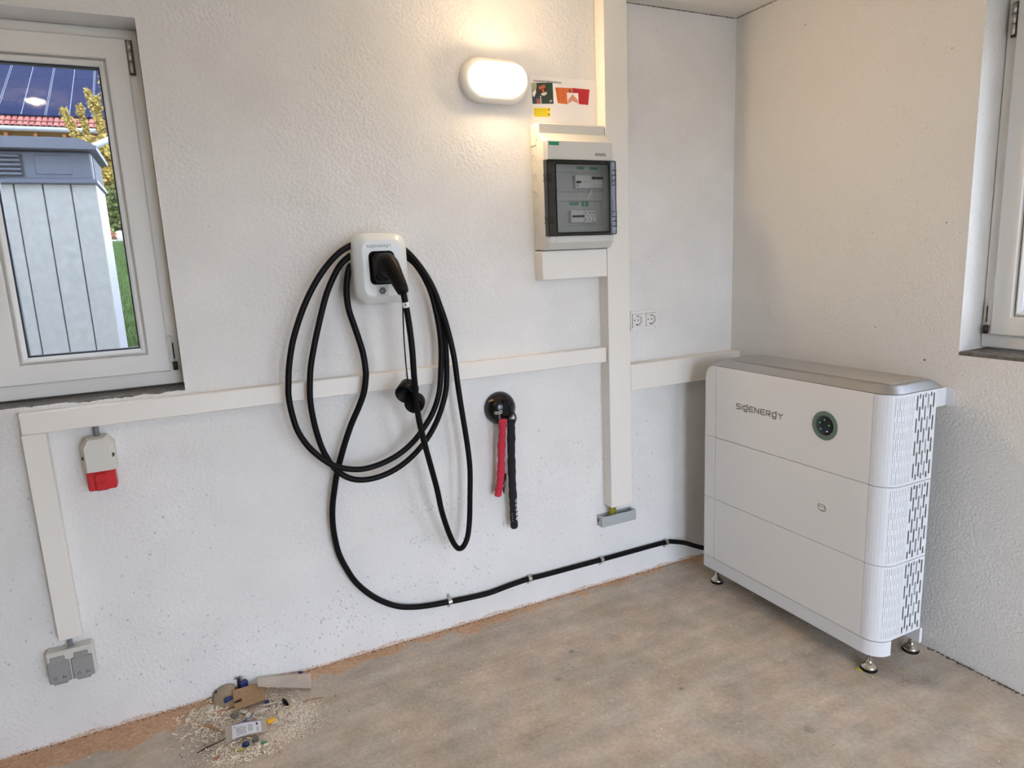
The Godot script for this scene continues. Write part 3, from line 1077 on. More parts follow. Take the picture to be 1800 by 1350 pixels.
func distribution_box() -> void:
	var t = thing("distribution_box", "grey distribution box with smoky see-through door and breakers inside", "fuse box", Vector3(-0.868, 1.468, 0.0))
	var xl = -1.016
	var xr = -0.7215
	# housing: back tray open to the front
	var b = mb()
	cbox(b, Vector3(xl, 1.470, 0.0), Vector3(xr, 1.868, 0.045), 0.003)
	cbox(b, Vector3(xl, 1.470, 0.045), Vector3(xl + 0.006, 1.868, 0.0635))
	cbox(b, Vector3(xr - 0.006, 1.470, 0.045), Vector3(xr, 1.868, 0.0635))
	var body = part(t, "housing", b, M.grey_box)
	for y in [1.811, 1.744, 1.680, 1.617, 1.552]:
		var k = mb()
		frame_ring(k, Vector3(xl - 0.0007, y, 0.023), Vector3(0, 0, 1), EY, 0.023, 0.023, 0.0113, 0.0014, 0.0012)
		part(body, "knockout", k, M.grey_box)
	# cable entry cover on top
	var tp = mb()
	cbox(tp, Vector3(-1.014, 1.8685, 0.0), Vector3(-0.7215, 1.930, 0.060), 0.004)
	cbox(tp, Vector3(-1.019, 1.850, 0.0), Vector3(-1.004, 1.930, 0.045), 0.004)
	part(t, "entry_cover", tp, M.grey_box)
	# lid: sloping top and foot, open in the middle
	var lid = mb()
	var P = func(y: float, z: float) -> Array: return [Vector3(xl - 0.004, y, z), Vector3(xr + 0.004, y, z)]
	var prof_top = [Vector2(1.890, 0.063), Vector2(1.892, 0.070), Vector2(1.858, 0.115), Vector2(1.792, 0.115), Vector2(1.792, 0.063)]
	var prof_bot = [Vector2(1.517, 0.063), Vector2(1.517, 0.115), Vector2(1.494, 0.115), Vector2(1.468, 0.092), Vector2(1.468, 0.063)]
	for prof in [prof_top, prof_bot]:
		# sections across the width: the ends are chamfered
		var rings = []
		for e in [[xl - 0.004, 0.012], [xl + 0.008, 0.0], [xr - 0.008, 0.0], [xr + 0.004, 0.012]]:
			var r = []
			for p in prof:
				var z: float = p.y if p.y < 0.08 else p.y - e[1]
				r.append(Vector3(e[0], p.x, z))
			rings.append(r)
		loft(lid, rings)
	# side rails of the lid beside the door
	cbox(lid, Vector3(xl - 0.004, 1.515, 0.063), Vector3(xl + 0.003, 1.794, 0.098), 0.001)
	cbox(lid, Vector3(xr - 0.003, 1.515, 0.063), Vector3(xr + 0.004, 1.794, 0.098), 0.001)
	var ld = part(t, "lid", lid, M.grey_box)
	for x in [-0.984, -0.745]:
		part(ld, "seam", bx(x, x + 0.0008, 1.494, 1.516, 0.1146, 0.1153), M.grey_lid)
	var lab = mb()
	cbox(lab, Vector3(-1.003, 1.8425, 0.1148), Vector3(-0.961, 1.8545, 0.1158))
	part(ld, "sticker", lab, M.green_label, "small green sticker")
	lettering(ld, "HENSEL", Vector3(-0.779, 1.8135, 0.1152), Basis(), 0.0142, mat(c8(60, 60, 60), 0.6), "lettering", true)
	# inner cover plate with module rows
	var ip = mb()
	cbox(ip, Vector3(xl + 0.003, 1.517, 0.045), Vector3(xr - 0.003, 1.792, 0.058))
	cbox(ip, Vector3(-0.985, 1.648, 0.058), Vector3(-0.740, 1.682, 0.072), 0.002)
	cbox(ip, Vector3(-0.985, 1.755, 0.058), Vector3(-0.740, 1.790, 0.064), 0.002)
	cbox(ip, Vector3(-0.985, 1.519, 0.058), Vector3(-0.740, 1.556, 0.066), 0.002)
	# sloping cheeks
	for s in [[-1.010, -0.985], [-0.727, -0.741]]:
		quad(ip, Vector3(s[0], 1.519, 0.090), Vector3(s[0], 1.790, 0.090), Vector3(s[1], 1.790, 0.058), Vector3(s[1], 1.519, 0.058))
	var inner = part(t, "inner_cover", ip, mat(c8(176, 180, 178), 0.5))
	for g in [[-0.855, -0.822, 1.766, 1.776, 0.0642], [-0.797, -0.760, 1.765, 1.775, 0.0642], [-0.889, -0.848, 1.634, 1.644, 0.0582], [-0.834, -0.822, 1.628, 1.648, 0.0582], [-0.817, -0.803, 1.628, 1.648, 0.0582]]:
		part(inner, "sticker", bx(g[0], g[1], g[2], g[3], g[4] - 0.001, g[4] + 0.0006), M.green_label)
	var ml = mb(true)
	tube(ml, [Vector3(-0.790, 1.692, 0.066), Vector3(-0.808, 1.672, 0.0745), Vector3(-0.820, 1.655, 0.0745)], 0.0028, 8)
	part(inner, "spare_key", ml, M.white)
	# switchgear
	var wm = mat(c8(206, 210, 206), 0.45)
	var rc = part(t, "residual_current_breaker", bx(-0.871, -0.7995, 1.696, 1.743, 0.055, 0.078, 0.001), wm)
	part(rc, "toggle", bx(-0.868, -0.850, 1.713, 1.7215, 0.078, 0.088, 0.002), M.black)
	part(rc, "print_line", bx(-0.848, -0.802, 1.7205, 1.7213, 0.078, 0.0784), M.print)
	part(rc, "test_button", bx(-0.866, -0.857, 1.702, 1.708, 0.078, 0.081, 0.001), M.grey_lid)
	for k in 3:
		var x = -0.7985 + k * 0.0170
		var mc = part(t, "circuit_breaker", bx(x, x + 0.0166, 1.697, 1.742, 0.055, 0.076, 0.001), wm)
		part(mc, "toggle", bx(x + 0.001, x + 0.0156, 1.728, 1.738, 0.076, 0.086, 0.002), M.black)
		part(mc, "terminal_screw", bx(x + 0.007, x + 0.010, 1.7055, 1.7085, 0.076, 0.0765), M.black)
	var ms = part(t, "surge_protector", bx(-0.893, -0.8355, 1.568, 1.614, 0.055, 0.076, 0.001), wm)
	part(ms, "toggle", bx(-0.889, -0.8355, 1.5875, 1.5945, 0.076, 0.084, 0.002), M.black)
	for k in 3:
		var x = -0.8345 + k * 0.0178
		var mc = part(t, "circuit_breaker", bx(x, x + 0.0172, 1.567, 1.613, 0.055, 0.076, 0.001), wm)
		part(mc, "toggle", bx(x + 0.004, x + 0.014, 1.573, 1.584, 0.076, 0.084, 0.002), M.white)
		part(mc, "terminal_screw", bx(x + 0.007, x + 0.011, 1.602, 1.606, 0.076, 0.0765), M.black)
	part(t, "blank_plug", bx(-0.985, -0.978, 1.575, 1.592, 0.058, 0.064, 0.001), M.gasket)
	# hinged smoky door
	var xc = (xl + xr) * 0.5
	var dw = xr - xl + 0.006
	var dr = mb()
	frame_ring(dr, Vector3(xc, 1.6545, 0.098), EX, EY, dw, 0.272, 0.006, 0.026, 0.0022)
	cbox(dr, Vector3(xl - 0.003, 1.5190, 0.1222), Vector3(-0.9845, 1.7900, 0.1245), 0.0008)
	cbox(dr, Vector3(-0.7485, 1.5190, 0.1222), Vector3(xr + 0.003, 1.7900, 0.1245), 0.0008)
	cbox(dr, Vector3(-0.9845, 1.7780, 0.1222), Vector3(-0.7485, 1.7900, 0.1245), 0.0008)
	cbox(dr, Vector3(-0.9845, 1.5190, 0.1222), Vector3(-0.7485, 1.5275, 0.1245), 0.0008)
	var door = part(t, "door", dr, M.smoke, "smoky see-through door")
	var cl = mb()
	plate(cl, Vector3(-0.8665, 1.65275, 0.1224), EX, EY, 0.2355, 0.2500, 0.006, 0.0020)
	part(door, "clear_pane", cl, M.smoke_clear)
	var rm = mb()
	frame_ring(rm, Vector3(-0.8665, 1.65275, 0.1240), EX, EY, 0.2395, 0.2540, 0.009, 0.0022, 0.0046)
	frame_ring(rm, Vector3(xc, 1.6545, 0.1235), EX, EY, dw + 0.001, 0.274, 0.007, 0.0018, 0.0032)
	part(door, "rim", rm, M.black)
	for y in [1.728, 1.576]:
		var h = mb()
		cbox(h, Vector3(xl - 0.008, y - 0.0125, 0.100), Vector3(xl + 0.018, y - 0.009, 0.128), 0.001)
		cbox(h, Vector3(xl - 0.008, y + 0.009, 0.100), Vector3(xl + 0.018, y + 0.0125, 0.128), 0.001)
		cbox(h, Vector3(xl - 0.006, y - 0.010, 0.101), Vector3(xl + 0.014, y + 0.010, 0.126), 0.001)
		part(door, "hinge", h, M.smoke)
	for y in [1.731, 1.578]:
		var h = mb()
		for k in 4:
			cbox(h, Vector3(xr - 0.014, y - 0.030 + k * 0.018, 0.100), Vector3(xr + 0.006, y - 0.0275 + k * 0.018, 0.127), 0.0008)
		cbox(h, Vector3(xr + 0.003, y - 0.030, 0.100), Vector3(xr + 0.0055, y + 0.028, 0.124), 0.0008)
		part(door, "latch", h, M.black)
	part(door, "finger_grip", bx(xr + 0.001, xr + 0.009, 1.609, 1.695, 0.095, 0.118, 0.003), M.grey_box)
	# plain duct box below
	var lo = thing("cable_box", "plain cream cable box hanging directly under the distribution box", "cable box", Vector3(-0.87, 1.356, 0.0))
	var lb = mb()
	cbox(lb, Vector3(-1.016, 1.356, 0.0), Vector3(-0.7225, 1.465, 0.052), 0.002)
	part(lo, "channel", lb, M.duct)
	part(lo, "cover", bx(-1.0168, -0.7218, 1.3555, 1.4655, 0.050, 0.0605, 0.0025), M.duct)

# ---------------------------------------------------------------- wall charger, cable
func wall_charger() -> void:
	var c = Vector3(-1.6535, 1.430, 0.0)
	var t = thing("wall_charger", "white rounded electric car charging station mounted on the wall", "car charger", Vector3(c.x, 1.313, 0.0))
	var b = mb(true)
	var rings = []
	for r in [[0.040, 0.010, 0.040], [0.047, 0.001, 0.045], [0.055, 0.0, 0.046], [0.088, 0.0, 0.046], [0.099, 0.003, 0.044], [0.108, 0.0095, 0.040], [0.1195, 0.021, 0.032], [0.1227, 0.0245, 0.029], [0.1237, 0.028, 0.026]]:
		rings.append(flat(c + Vector3(0, 0, r[0]), EX, EY, ring_rr(0.187 - 2 * r[1], 0.234 - 2 * r[1], r[2], 7)))
	loft(b, rings, true, false)
	b.set_smooth_group(1)
	loft(b, [rings[-1], rings[-1]], false, true)
	var body = part(t, "cover", b, M.charger)
	var back = mb(true)
	loft(back, [flat(c, EX, EY, ring_rr(0.13, 0.17, 0.03)), flat(c + Vector3(0, 0, 0.042), EX, EY, ring_rr(0.13, 0.17, 0.03))])
	part(t, "back_box", back, M.charger)
	var ws = mb()
	brand_strokes(ws, Vector3(-1.7035, 1.5000, 0.1236), EX, EY, 0.083, 0.0011)
	part(body, "lettering", ws, M.print)
	var sk = mb(true)
	var o = c + Vector3(-0.003, 0.002, 0.118)
	loft(sk, [flat(o, EX, EY, ring_rr(0.088, 0.110, 0.018)), flat(o + Vector3(0, 0, 0.0072), EX, EY, ring_rr(0.088, 0.110, 0.018)), flat(o + Vector3(0, 0, 0.0088), EX, EY, ring_rr(0.084, 0.106, 0.016)), flat(o + Vector3(0, 0, 0.0060), EX, EY, ring_rr(0.078, 0.100, 0.014))])
	part(body, "socket", sk, M.black)
	var stk = mb()
	cbox(stk, Vector3(-1.680, 1.339, 0.1230), Vector3(-1.644, 1.3735, 0.1240))
	var label = part(body, "sticker", stk, mat(c8(206, 210, 210), 0.5))
	var fr = mb()
	frame_ring(fr, Vector3(-1.662, 1.3563, 0.1239), EX, EY, 0.036, 0.0345, 0.0008, 0.0003, 0.0006)
	part(label, "border", fr, M.print)
	var hx = mb()
	var poly = PackedVector2Array()
	for k in 6:
		poly.append(Vector2(cos(k * PI / 3.0), sin(k * PI / 3.0)) * 0.0132)
	extrude(hx, poly, Vector3(-1.662, 1.3565, 0.1240), EX, EY, 0.0003)
	part(label, "hexagon", hx, M.print)
	lettering(label, "L", Vector3(-1.662, 1.3565, 0.1246), Basis(), 0.009, M.grey_box)

func charging_cable() -> void:
	var t = thing("charging_cable", "thick black charging cable wound in loops round the charger with its plug parked", "cable", Vector3(-1.65, 0.383, 0.1))
	var A = to_path(CABLE_A)
	var B = to_path(CABLE_B)
	var D = to_path(CABLE_D)
	# D goes from the plug down, up to the charger's right side; then over the hook into loop A, and loop B
	var over1 = [Vector3(-1.60, 1.512, 0.075), Vector3(-1.655, 1.524, 0.066), Vector3(-1.71, 1.520, 0.070)]
	var over2 = [Vector3(-1.60, 1.495, 0.055), Vector3(-1.655, 1.503, 0.050), Vector3(-1.71, 1.495, 0.052)]
	var c = mb(true)
	tube(c, smooth_path(D + over1 + A, 4), 0.0102, 12)
	part(t, "cable", c, M.cable)
	var c2 = mb(true)
	tube(c2, smooth_path([Vector3(-1.60, 1.490, 0.062)] + over2.slice(1) + B + [Vector3(-1.60, 1.495, 0.048)], 4), 0.0102, 12)
	part(t, "cable", c2, M.cable)
	# plug: head in the socket, then the grip bending down
	var pts = [Vector3(-1.6555, 1.432, 0.1245), Vector3(-1.6555, 1.432, 0.150), Vector3(-1.6550, 1.435, 0.175), Vector3(-1.6525, 1.433, 0.196), Vector3(-1.6485, 1.421, 0.216), Vector3(-1.6440, 1.402, 0.232), Vector3(-1.6395, 1.382, 0.246), Vector3(-1.6355, 1.365, 0.256), Vector3(-1.633, 1.352, 0.263)]
	var path = smooth_path(pts, 5)
	var rx = [0.0375, 0.0372, 0.0360, 0.0325, 0.0275, 0.0240, 0.0225, 0.0205, 0.0170]
	var ry = [0.0480, 0.0475, 0.0450, 0.0370, 0.0285, 0.0245, 0.0225, 0.0205, 0.0170]
	var g = mb(true)
	var rings = []
	for i in path.size():
		var f = i / 5.0
		var k = mini(int(f), 7)
		var w = lerpf(rx[k], rx[k + 1], f - k)
		var h = lerpf(ry[k], ry[k + 1], f - k)
		var d: Vector3 = (path[mini(i + 1, path.size() - 1)] - path[maxi(i - 1, 0)]).normalized()
		var x = EY.cross(d).normalized()
		var y = d.cross(x)
		if i > 0 and i < path.size() - 1:
			pass
		rings.append(flat(path[i], x, y, ring_rr(w * 2, h * 2, minf(w, h) * (0.55 if f < 1.5 else 0.97), 4)))
	loft(g, rings)
	var plug = part(t, "plug", g, M.black_soft)
	for k in 3:
		var gr = mb(true)
		var p: Vector3 = path[33 + k * 2]
		var d: Vector3 = (path[34 + k * 2] - path[32 + k * 2]).normalized()
		var rr: float = 0.0215 - 0.001 * k
		lathe(gr, p, d, [[rr - 0.003, -0.0022], [rr, -0.0012], [rr, 0.0012], [rr - 0.003, 0.0022]], 20)
		part(plug, "grip_ring", gr, M.black_soft)
	var mk = mb()
	cbox(mk, Vector3(-1.6895, 1.442, 0.152), Vector3(-1.6805, 1.446, 0.1790), 0.0005)
	part(plug, "release_mark", mk, M.grey_lid)
	# white tag on the cable
	var tg = mb(true)
	var d0: Vector3 = (D[1] - D[0]).normalized()
	lathe(tg, D[1] - d0 * 0.008, d0, [[0.0105, 0.0], [0.0114, 0.0008], [0.0114, 0.0162], [0.0105, 0.017]], 16)
	var tagring = part(t, "cable_tag", tg, M.white, "white tag round the cable")
	part(tagring, "tag_mark", bx(-1.632, -1.6295, D[1].y - 0.004, D[1].y + 0.004, 0.268, 0.2715), M.black)
	# protective cap on its lanyard
	var ly = mb(true)
	tube(ly, smooth_path([Vector3(-1.634, 1.352, 0.262), Vector3(-1.632, 1.314, 0.244), Vector3(-1.633, 1.232, 0.235), Vector3(-1.630, 1.139, 0.222), Vector3(-1.622, 1.05, 0.205), Vector3(-1.618, 1.03, 0.200)], 4), 0.0022, 8)
	part(t, "lanyard", ly, M.black)
	var cp = mb(true)
	var ax = Vector3(-0.62, -0.35, 0.72).normalized()
	lathe(cp, Vector3(-1.607, 1.030, 0.172), ax, [[0.030, 0.0], [0.034, 0.003], [0.034, 0.050], [0.032, 0.053], [0.030, 0.053], [0.029, 0.008], [0.0, 0.008]], 28)
	var cap = part(t, "dust_cap", cp, M.black, "black rubber dust cap hanging on a cord")
	var cp2 = mb(true)
	lathe(cp2, Vector3(-1.590, 0.980, 0.172), Vector3(-0.45, -0.2, 0.87).normalized(), [[0.030, 0.0], [0.034, 0.004], [0.034, 0.030], [0.031, 0.036], [0.022, 0.038], [0.020, 0.030], [0.0, 0.030]], 28)
	part(cap, "cap_cover", cp2, M.black_soft)

func to_path(a: Array) -> Array:
	var out = []
	for p in a:
		out.append(Vector3(p[0], p[1], p[2]))
	return out

func supply_cable() -> void:
	var c = mb(true)
	tube(c, smooth_path([Vector3(-1.70, 1.45, 0.03)] + to_path(CABLE_C) + [Vector3(-0.246, 0.104, 0.15), Vector3(-0.245, 0.108, 0.195)], 4), 0.0108, 12)
	single("supply_cable", c, M.cable, "black supply cable clipped low along the wall to the battery cabinet", "cable")
	var n = ["by the bend of the cable, with two screw lugs", "second after the bend of the cable", "under the grey terminal box", "next to the battery cabinet, last on the cable"]
	var xs = [-1.460, -1.104, -0.746, -0.390]
	var ys = [0.1218, 0.1262, 0.1220, 0.1208]
	for k in 4:
		var t = thing("cable_clip", "small metal pipe clip " + n[k], "cable clip", Vector3(xs[k], ys[k] - 0.03, 0.0), "metal clips on the supply cable")
		var s = mb()
		var ring = []
		for a in 19:
			var an = -PI * 0.5 + PI * a / 18.0
			ring.append(Vector2(cos(an), sin(an)))
		var o = Vector3(xs[k], ys[k], 0.0125)
		for j in 18:
			var p0: Vector2 = ring[j]
			var p1: Vector2 = ring[j + 1]
			for e in [-0.007, 0.007]:
				pass
			var r0 = 0.0125
			var r1 = 0.0138
			var f = func(p: Vector2, r: float, x: float) -> Vector3: return o + Vector3(x, p.y * r, p.x * r)
			quad(s, f.call(p0, r1, -0.0075), f.call(p1, r1, -0.0075), f.call(p1, r1, 0.0075), f.call(p0, r1, 0.0075))
			quad(s, f.call(p0, r0, -0.0075), f.call(p1, r0, -0.0075), f.call(p1, r1, -0.0075), f.call(p0, r1, -0.0075))
			quad(s, f.call(p0, r0, 0.0075), f.call(p1, r0, 0.0075), f.call(p1, r1, 0.0075), f.call(p0, r1, 0.0075))
		cbox(s, Vector3(xs[k] - 0.0075, ys[k] - 0.0138, 0.0), Vector3(xs[k] + 0.0075, ys[k] - 0.0125, 0.0125))
		cbox(s, Vector3(xs[k] - 0.0075, ys[k] + 0.0125, 0.0), Vector3(xs[k] + 0.0075, ys[k] + 0.0138, 0.0125))
		part(t, "strap", s, M.zinc)
		var lugs = [-1.0, 1.0] if k == 0 else [-1.0]
		for e in lugs:
			var l = mb()
			plate(l, Vector3(xs[k] - 0.001, ys[k] + e * 0.0205, 0.0), EX, EY, 0.013, 0.017, 0.006, 0.0018)
			var lug = part(t, "lug", l, M.zinc)
			var sc = mb(true)
			lathe(sc, Vector3(xs[k] - 0.001, ys[k] + e * 0.0215, 0.0015), Vector3(0, 0, 1), [[0.0042, 0.0], [0.0038, 0.0018], [0.0, 0.0026]], 12)
			part(lug, "screw", sc, M.zinc)

# ---------------------------------------------------------------- lamps
func oval_lamp(t: Node3D, o: Vector3, ux: Vector3, uy: Vector3, w: float, h: float, energy: float) -> void:
	var n = ux.cross(uy).normalized()
	var b = mb(true)
	var k = h / 0.15
	loft(b, [flat(o, ux, uy, ring_rr(w, h, h * 0.5, 12)), flat(o + n * 0.020 * k, ux, uy, ring_rr(w, h, h * 0.5, 12)), flat(o + n * 0.028 * k, ux, uy, ring_rr(w - 0.010, h - 0.010, h * 0.5, 12)), flat(o + n * 0.036 * k, ux, uy, ring_rr(w - 0.030, h - 0.030, h * 0.5, 12))])
	part(t, "housing", b, M.pvc, "white lamp housing")
	var d = mb(true)
	var rings = []
	for r in [[0.030, 0.042], [0.052, 0.043], [0.062, 0.048], [0.068, 0.060], [0.070, 0.078]]:
		rings.append(flat(o + n * r[0] * k, ux, uy, ring_rr(w - r[1], h - r[1], h * 0.5, 12)))
	loft(d, rings)
	var gm = mat(c8(255, 246, 228), 0.5)
	gm.emission_enabled = true
	gm.emission = c8(255, 236, 205)
	gm.emission_energy_multiplier = 3.0
	part(t, "diffuser", d, gm, "glowing milky diffuser")
	var l = AreaLight3D.new()
	l.name = "lamp_light"
	l.area_size = Vector2(w - 0.05, h - 0.05)
	l.light_color = c8(255, 222, 182)
	l.light_energy = energy
	l.area_range = 12.0
	l.area_attenuation = 2.0
	l.shadow_enabled = true
	t.add_child(l)
	l.transform = Transform3D(Basis(ux, uy, n).rotated(uy, PI) if false else Basis(-ux, uy, -n), o + n * 0.0745 * k - t.position)
	# the fitting also shines sideways through the rim of its diffuser
	var om = OmniLight3D.new()
	om.name = "rim_light"
	om.light_color = c8(255, 222, 178)
	om.light_energy = energy * 0.5
	om.light_size = 0.03
	om.omni_range = 12.0
	om.omni_attenuation = 2.0
	om.shadow_enabled = true
	t.add_child(om)
	om.position = o + n * 0.048 * k - t.position

func lamps() -> void:
	var t = thing("wall_lamp", "lit oval bulkhead lamp on the wall above the charger", "lamp", Vector3(-1.163, 2.0, 0.0))
	oval_lamp(t, Vector3(-1.162, 2.0725, 0.0), EX, EY, 0.265, 0.152, WALL_LAMP)
	var o = Vector3(-2.852, 2.409, 1.973)
	var c = thing("ceiling_lamp", "lit round lamp on the ceiling, seen mirrored in the window pane", "lamp", o)
	var rim = mb(true)
	lathe(rim, o, Vector3(0, -1, 0), [[0.058, 0.0], [0.058, 0.006], [0.054, 0.010], [0.047, 0.011]], 32)
	part(c, "housing", rim, M.pvc)
	var bulb = mb(true)
	lathe(bulb, o, Vector3(0, -1, 0), [[0.047, 0.006], [0.047, 0.018], [0.043, 0.024], [0.030, 0.027], [0.0, 0.028]], 32)
	var gm = mat(c8(255, 246, 228), 0.5)
	gm.emission_enabled = true
	gm.emission = c8(255, 236, 205)
	gm.emission_energy_multiplier = 12.0
	part(c, "diffuser", bulb, gm)
	var om = OmniLight3D.new()
	om.name = "lamp_light"
	om.light_color = c8(255, 222, 178)
	om.light_energy = CEIL_LAMP
	om.light_size = 0.01
	om.omni_range = 12.0
	om.omni_attenuation = 2.0
	om.shadow_enabled = true
	c.add_child(om)
	om.position = Vector3(0, -0.017, 0)

# ---------------------------------------------------------------- paper with printed pictures
func fill_poly(im: Image, pts: Array, col: Color) -> void:
	var poly = PackedVector2Array(pts)
	var r = Rect2(poly[0], Vector2())
	for p in poly:
		r = r.expand(p)
	for y in range(int(r.position.y), int(r.end.y) + 1):
		for x in range(int(r.position.x), int(r.end.x) + 1):
			if x >= 0 and y >= 0 and x < im.get_width() and y < im.get_height() and Geometry2D.is_point_in_polygon(Vector2(x + 0.5, y + 0.5), poly):
				im.set_pixel(x, y, col)

func paper_sheet() -> void:
	# sheet 0.288 m wide; picture coordinates: 1 px = 0.5 mm, origin top left at (-1.008, 2.107)
	var w = 576
	var h = 360
	var im = Image.create(w, h, false, Image.FORMAT_RGB8)
	im.fill(c8(236, 233, 230))
	var V = func(x: float, y: float) -> Vector2: return Vector2(x, y)
	# photo: dark machine parts with brown blocks and white hoses
	fill_poly(im, [V.call(6, 52), V.call(186, 40), V.call(190, 190), V.call(10, 200)], c8(52, 64, 56))
	fill_poly(im, [V.call(6, 52), V.call(50, 48), V.call(48, 90), V.call(6, 110)], c8(170, 170, 140))
	fill_poly(im, [V.call(64, 75), V.call(118, 56), V.call(126, 78), V.call(72, 98)], c8(190, 104, 76))
	fill_poly(im, [V.call(72, 98), V.call(128, 80), V.call(130, 108), V.call(80, 122)], c8(90, 34, 28))
	fill_poly(im, [V.call(94, 94), V.call(110, 90), V.call(112, 112), V.call(98, 114)], c8(214, 122, 92))
	fill_poly(im, [V.call(10, 118), V.call(40, 92), V.call(44, 118), V.call(26, 152), V.call(14, 140)], c8(232, 228, 222))
	fill_poly(im, [V.call(84, 122), V.call(130, 108), V.call(136, 122), V.call(110, 138), V.call(88, 134)], c8(226, 218, 204))
	fill_poly(im, [V.call(20, 150), V.call(70, 140), V.call(74, 195), V.call(24, 198)], c8(64, 72, 86))
	fill_poly(im, [V.call(44, 162), V.call(72, 160), V.call(74, 196), V.call(46, 198)], c8(176, 96, 72))
	fill_poly(im, [V.call(76, 140), V.call(84, 138), V.call(86, 194), V.call(78, 196)], c8(226, 222, 206))
	fill_poly(im, [V.call(140, 46), V.call(186, 42), V.call(188, 120), V.call(146, 130)], c8(40, 74, 52))
	fill_poly(im, [V.call(150, 160), V.call(184, 150), V.call(186, 188), V.call(152, 190)], c8(66, 66, 78))
	fill_poly(im, [V.call(156, 172), V.call(174, 162), V.call(178, 170), V.call(160, 182)], c8(198, 200, 214))
	# roof plan: orange half, red half, pale arrow
	fill_poly(im, [V.call(208, 72), V.call(365, 66), V.call(364, 102), V.call(310, 104), V.call(316, 186), V.call(226, 184)], c8(214, 112, 52))
	fill_poly(im, [V.call(365, 66), V.call(516, 68), V.call(500, 182), V.call(414, 180), V.call(412, 100), V.call(364, 102)], c8(186, 36, 44))
	fill_poly(im, [V.call(362, 110), V.call(406, 150), V.call(410, 176), V.call(362, 160), V.call(318, 182), V.call(322, 152)], c8(216, 148, 122))
	for k in 4:
		im.fill_rect(Rect2i(216 + k * 3, 88 + k * 22, 22, 3), c8(160, 70, 40))
		im.fill_rect(Rect2i(266, 90 + k * 21, 22, 3), c8(150, 70, 40))
		im.fill_rect(Rect2i(238 + k, 84 + k * 22, 2, 18), c8(160, 76, 40))
		im.fill_rect(Rect2i(430, 84 + k * 22, 50, 1), c8(150, 30, 36))
	for q in [[226, 84, c8(214, 80, 50)], [338, 86, c8(90, 70, 130)], [392, 86, c8(100, 56, 140)]]:
		fill_poly(im, circle(q[0], q[1], 9), q[2])
	# yellow name plate
	fill_poly(im, [V.call(16, 228), V.call(158, 222), V.call(156, 286), V.call(20, 290)], c8(240, 214, 40))
	for k in 4:
		im.fill_rect(Rect2i(28, 238 + k * 13, 108 - (k % 2) * 6, 2), c8(150, 136, 40))
	im.fill_rect(Rect2i(28, 240, 2, 34), c8(160, 140, 40))
	fill_poly(im, circle(148, 234, 7), c8(214, 80, 40))
	fill_poly(im, circle(146, 270, 7), c8(70, 92, 120))
	var m = mat(Color.WHITE, 0.7)
	m.albedo_texture = tex(im)
	var st = mb()
	var x0 = -1.008
	var y1 = 2.107
	var nx = 8
	for i in nx:
		for q in [[0, 0], [1, 0], [1, 1], [0, 0], [1, 1], [0, 1]]:
			var u: float = (i + q[0]) / float(nx)
			st.set_uv(Vector2(u, 1.0 - q[1]))
			st.add_vertex(Vector3(x0 + u * 0.2875, y1 - 0.180 + q[1] * 0.180, 0.0022 + 0.0012 * sin(u * 5.0) * sin(u * 5.0)))
	var t = thing("instruction_sheet", "white printed sheet with colour pictures taped above the distribution box", "paper", Vector3(x0 + 0.144, y1 - 0.18, 0.0))
	var sheet = part(t, "sheet", st, m)
	lettering(sheet, "Gesamtkabel Gelb Anschliessen", Vector3(-0.938, 2.0895, 0.0042), Basis(Vector3(0, 0, 1), 0.0), 0.0085, M.print, "title")

func circle(x: float, y: float, r: float) -> Array:
	var out = []
	for k in 12:
		out.append(Vector2(x + cos(TAU * k / 12) * r, y + sin(TAU * k / 12) * r))
	return out

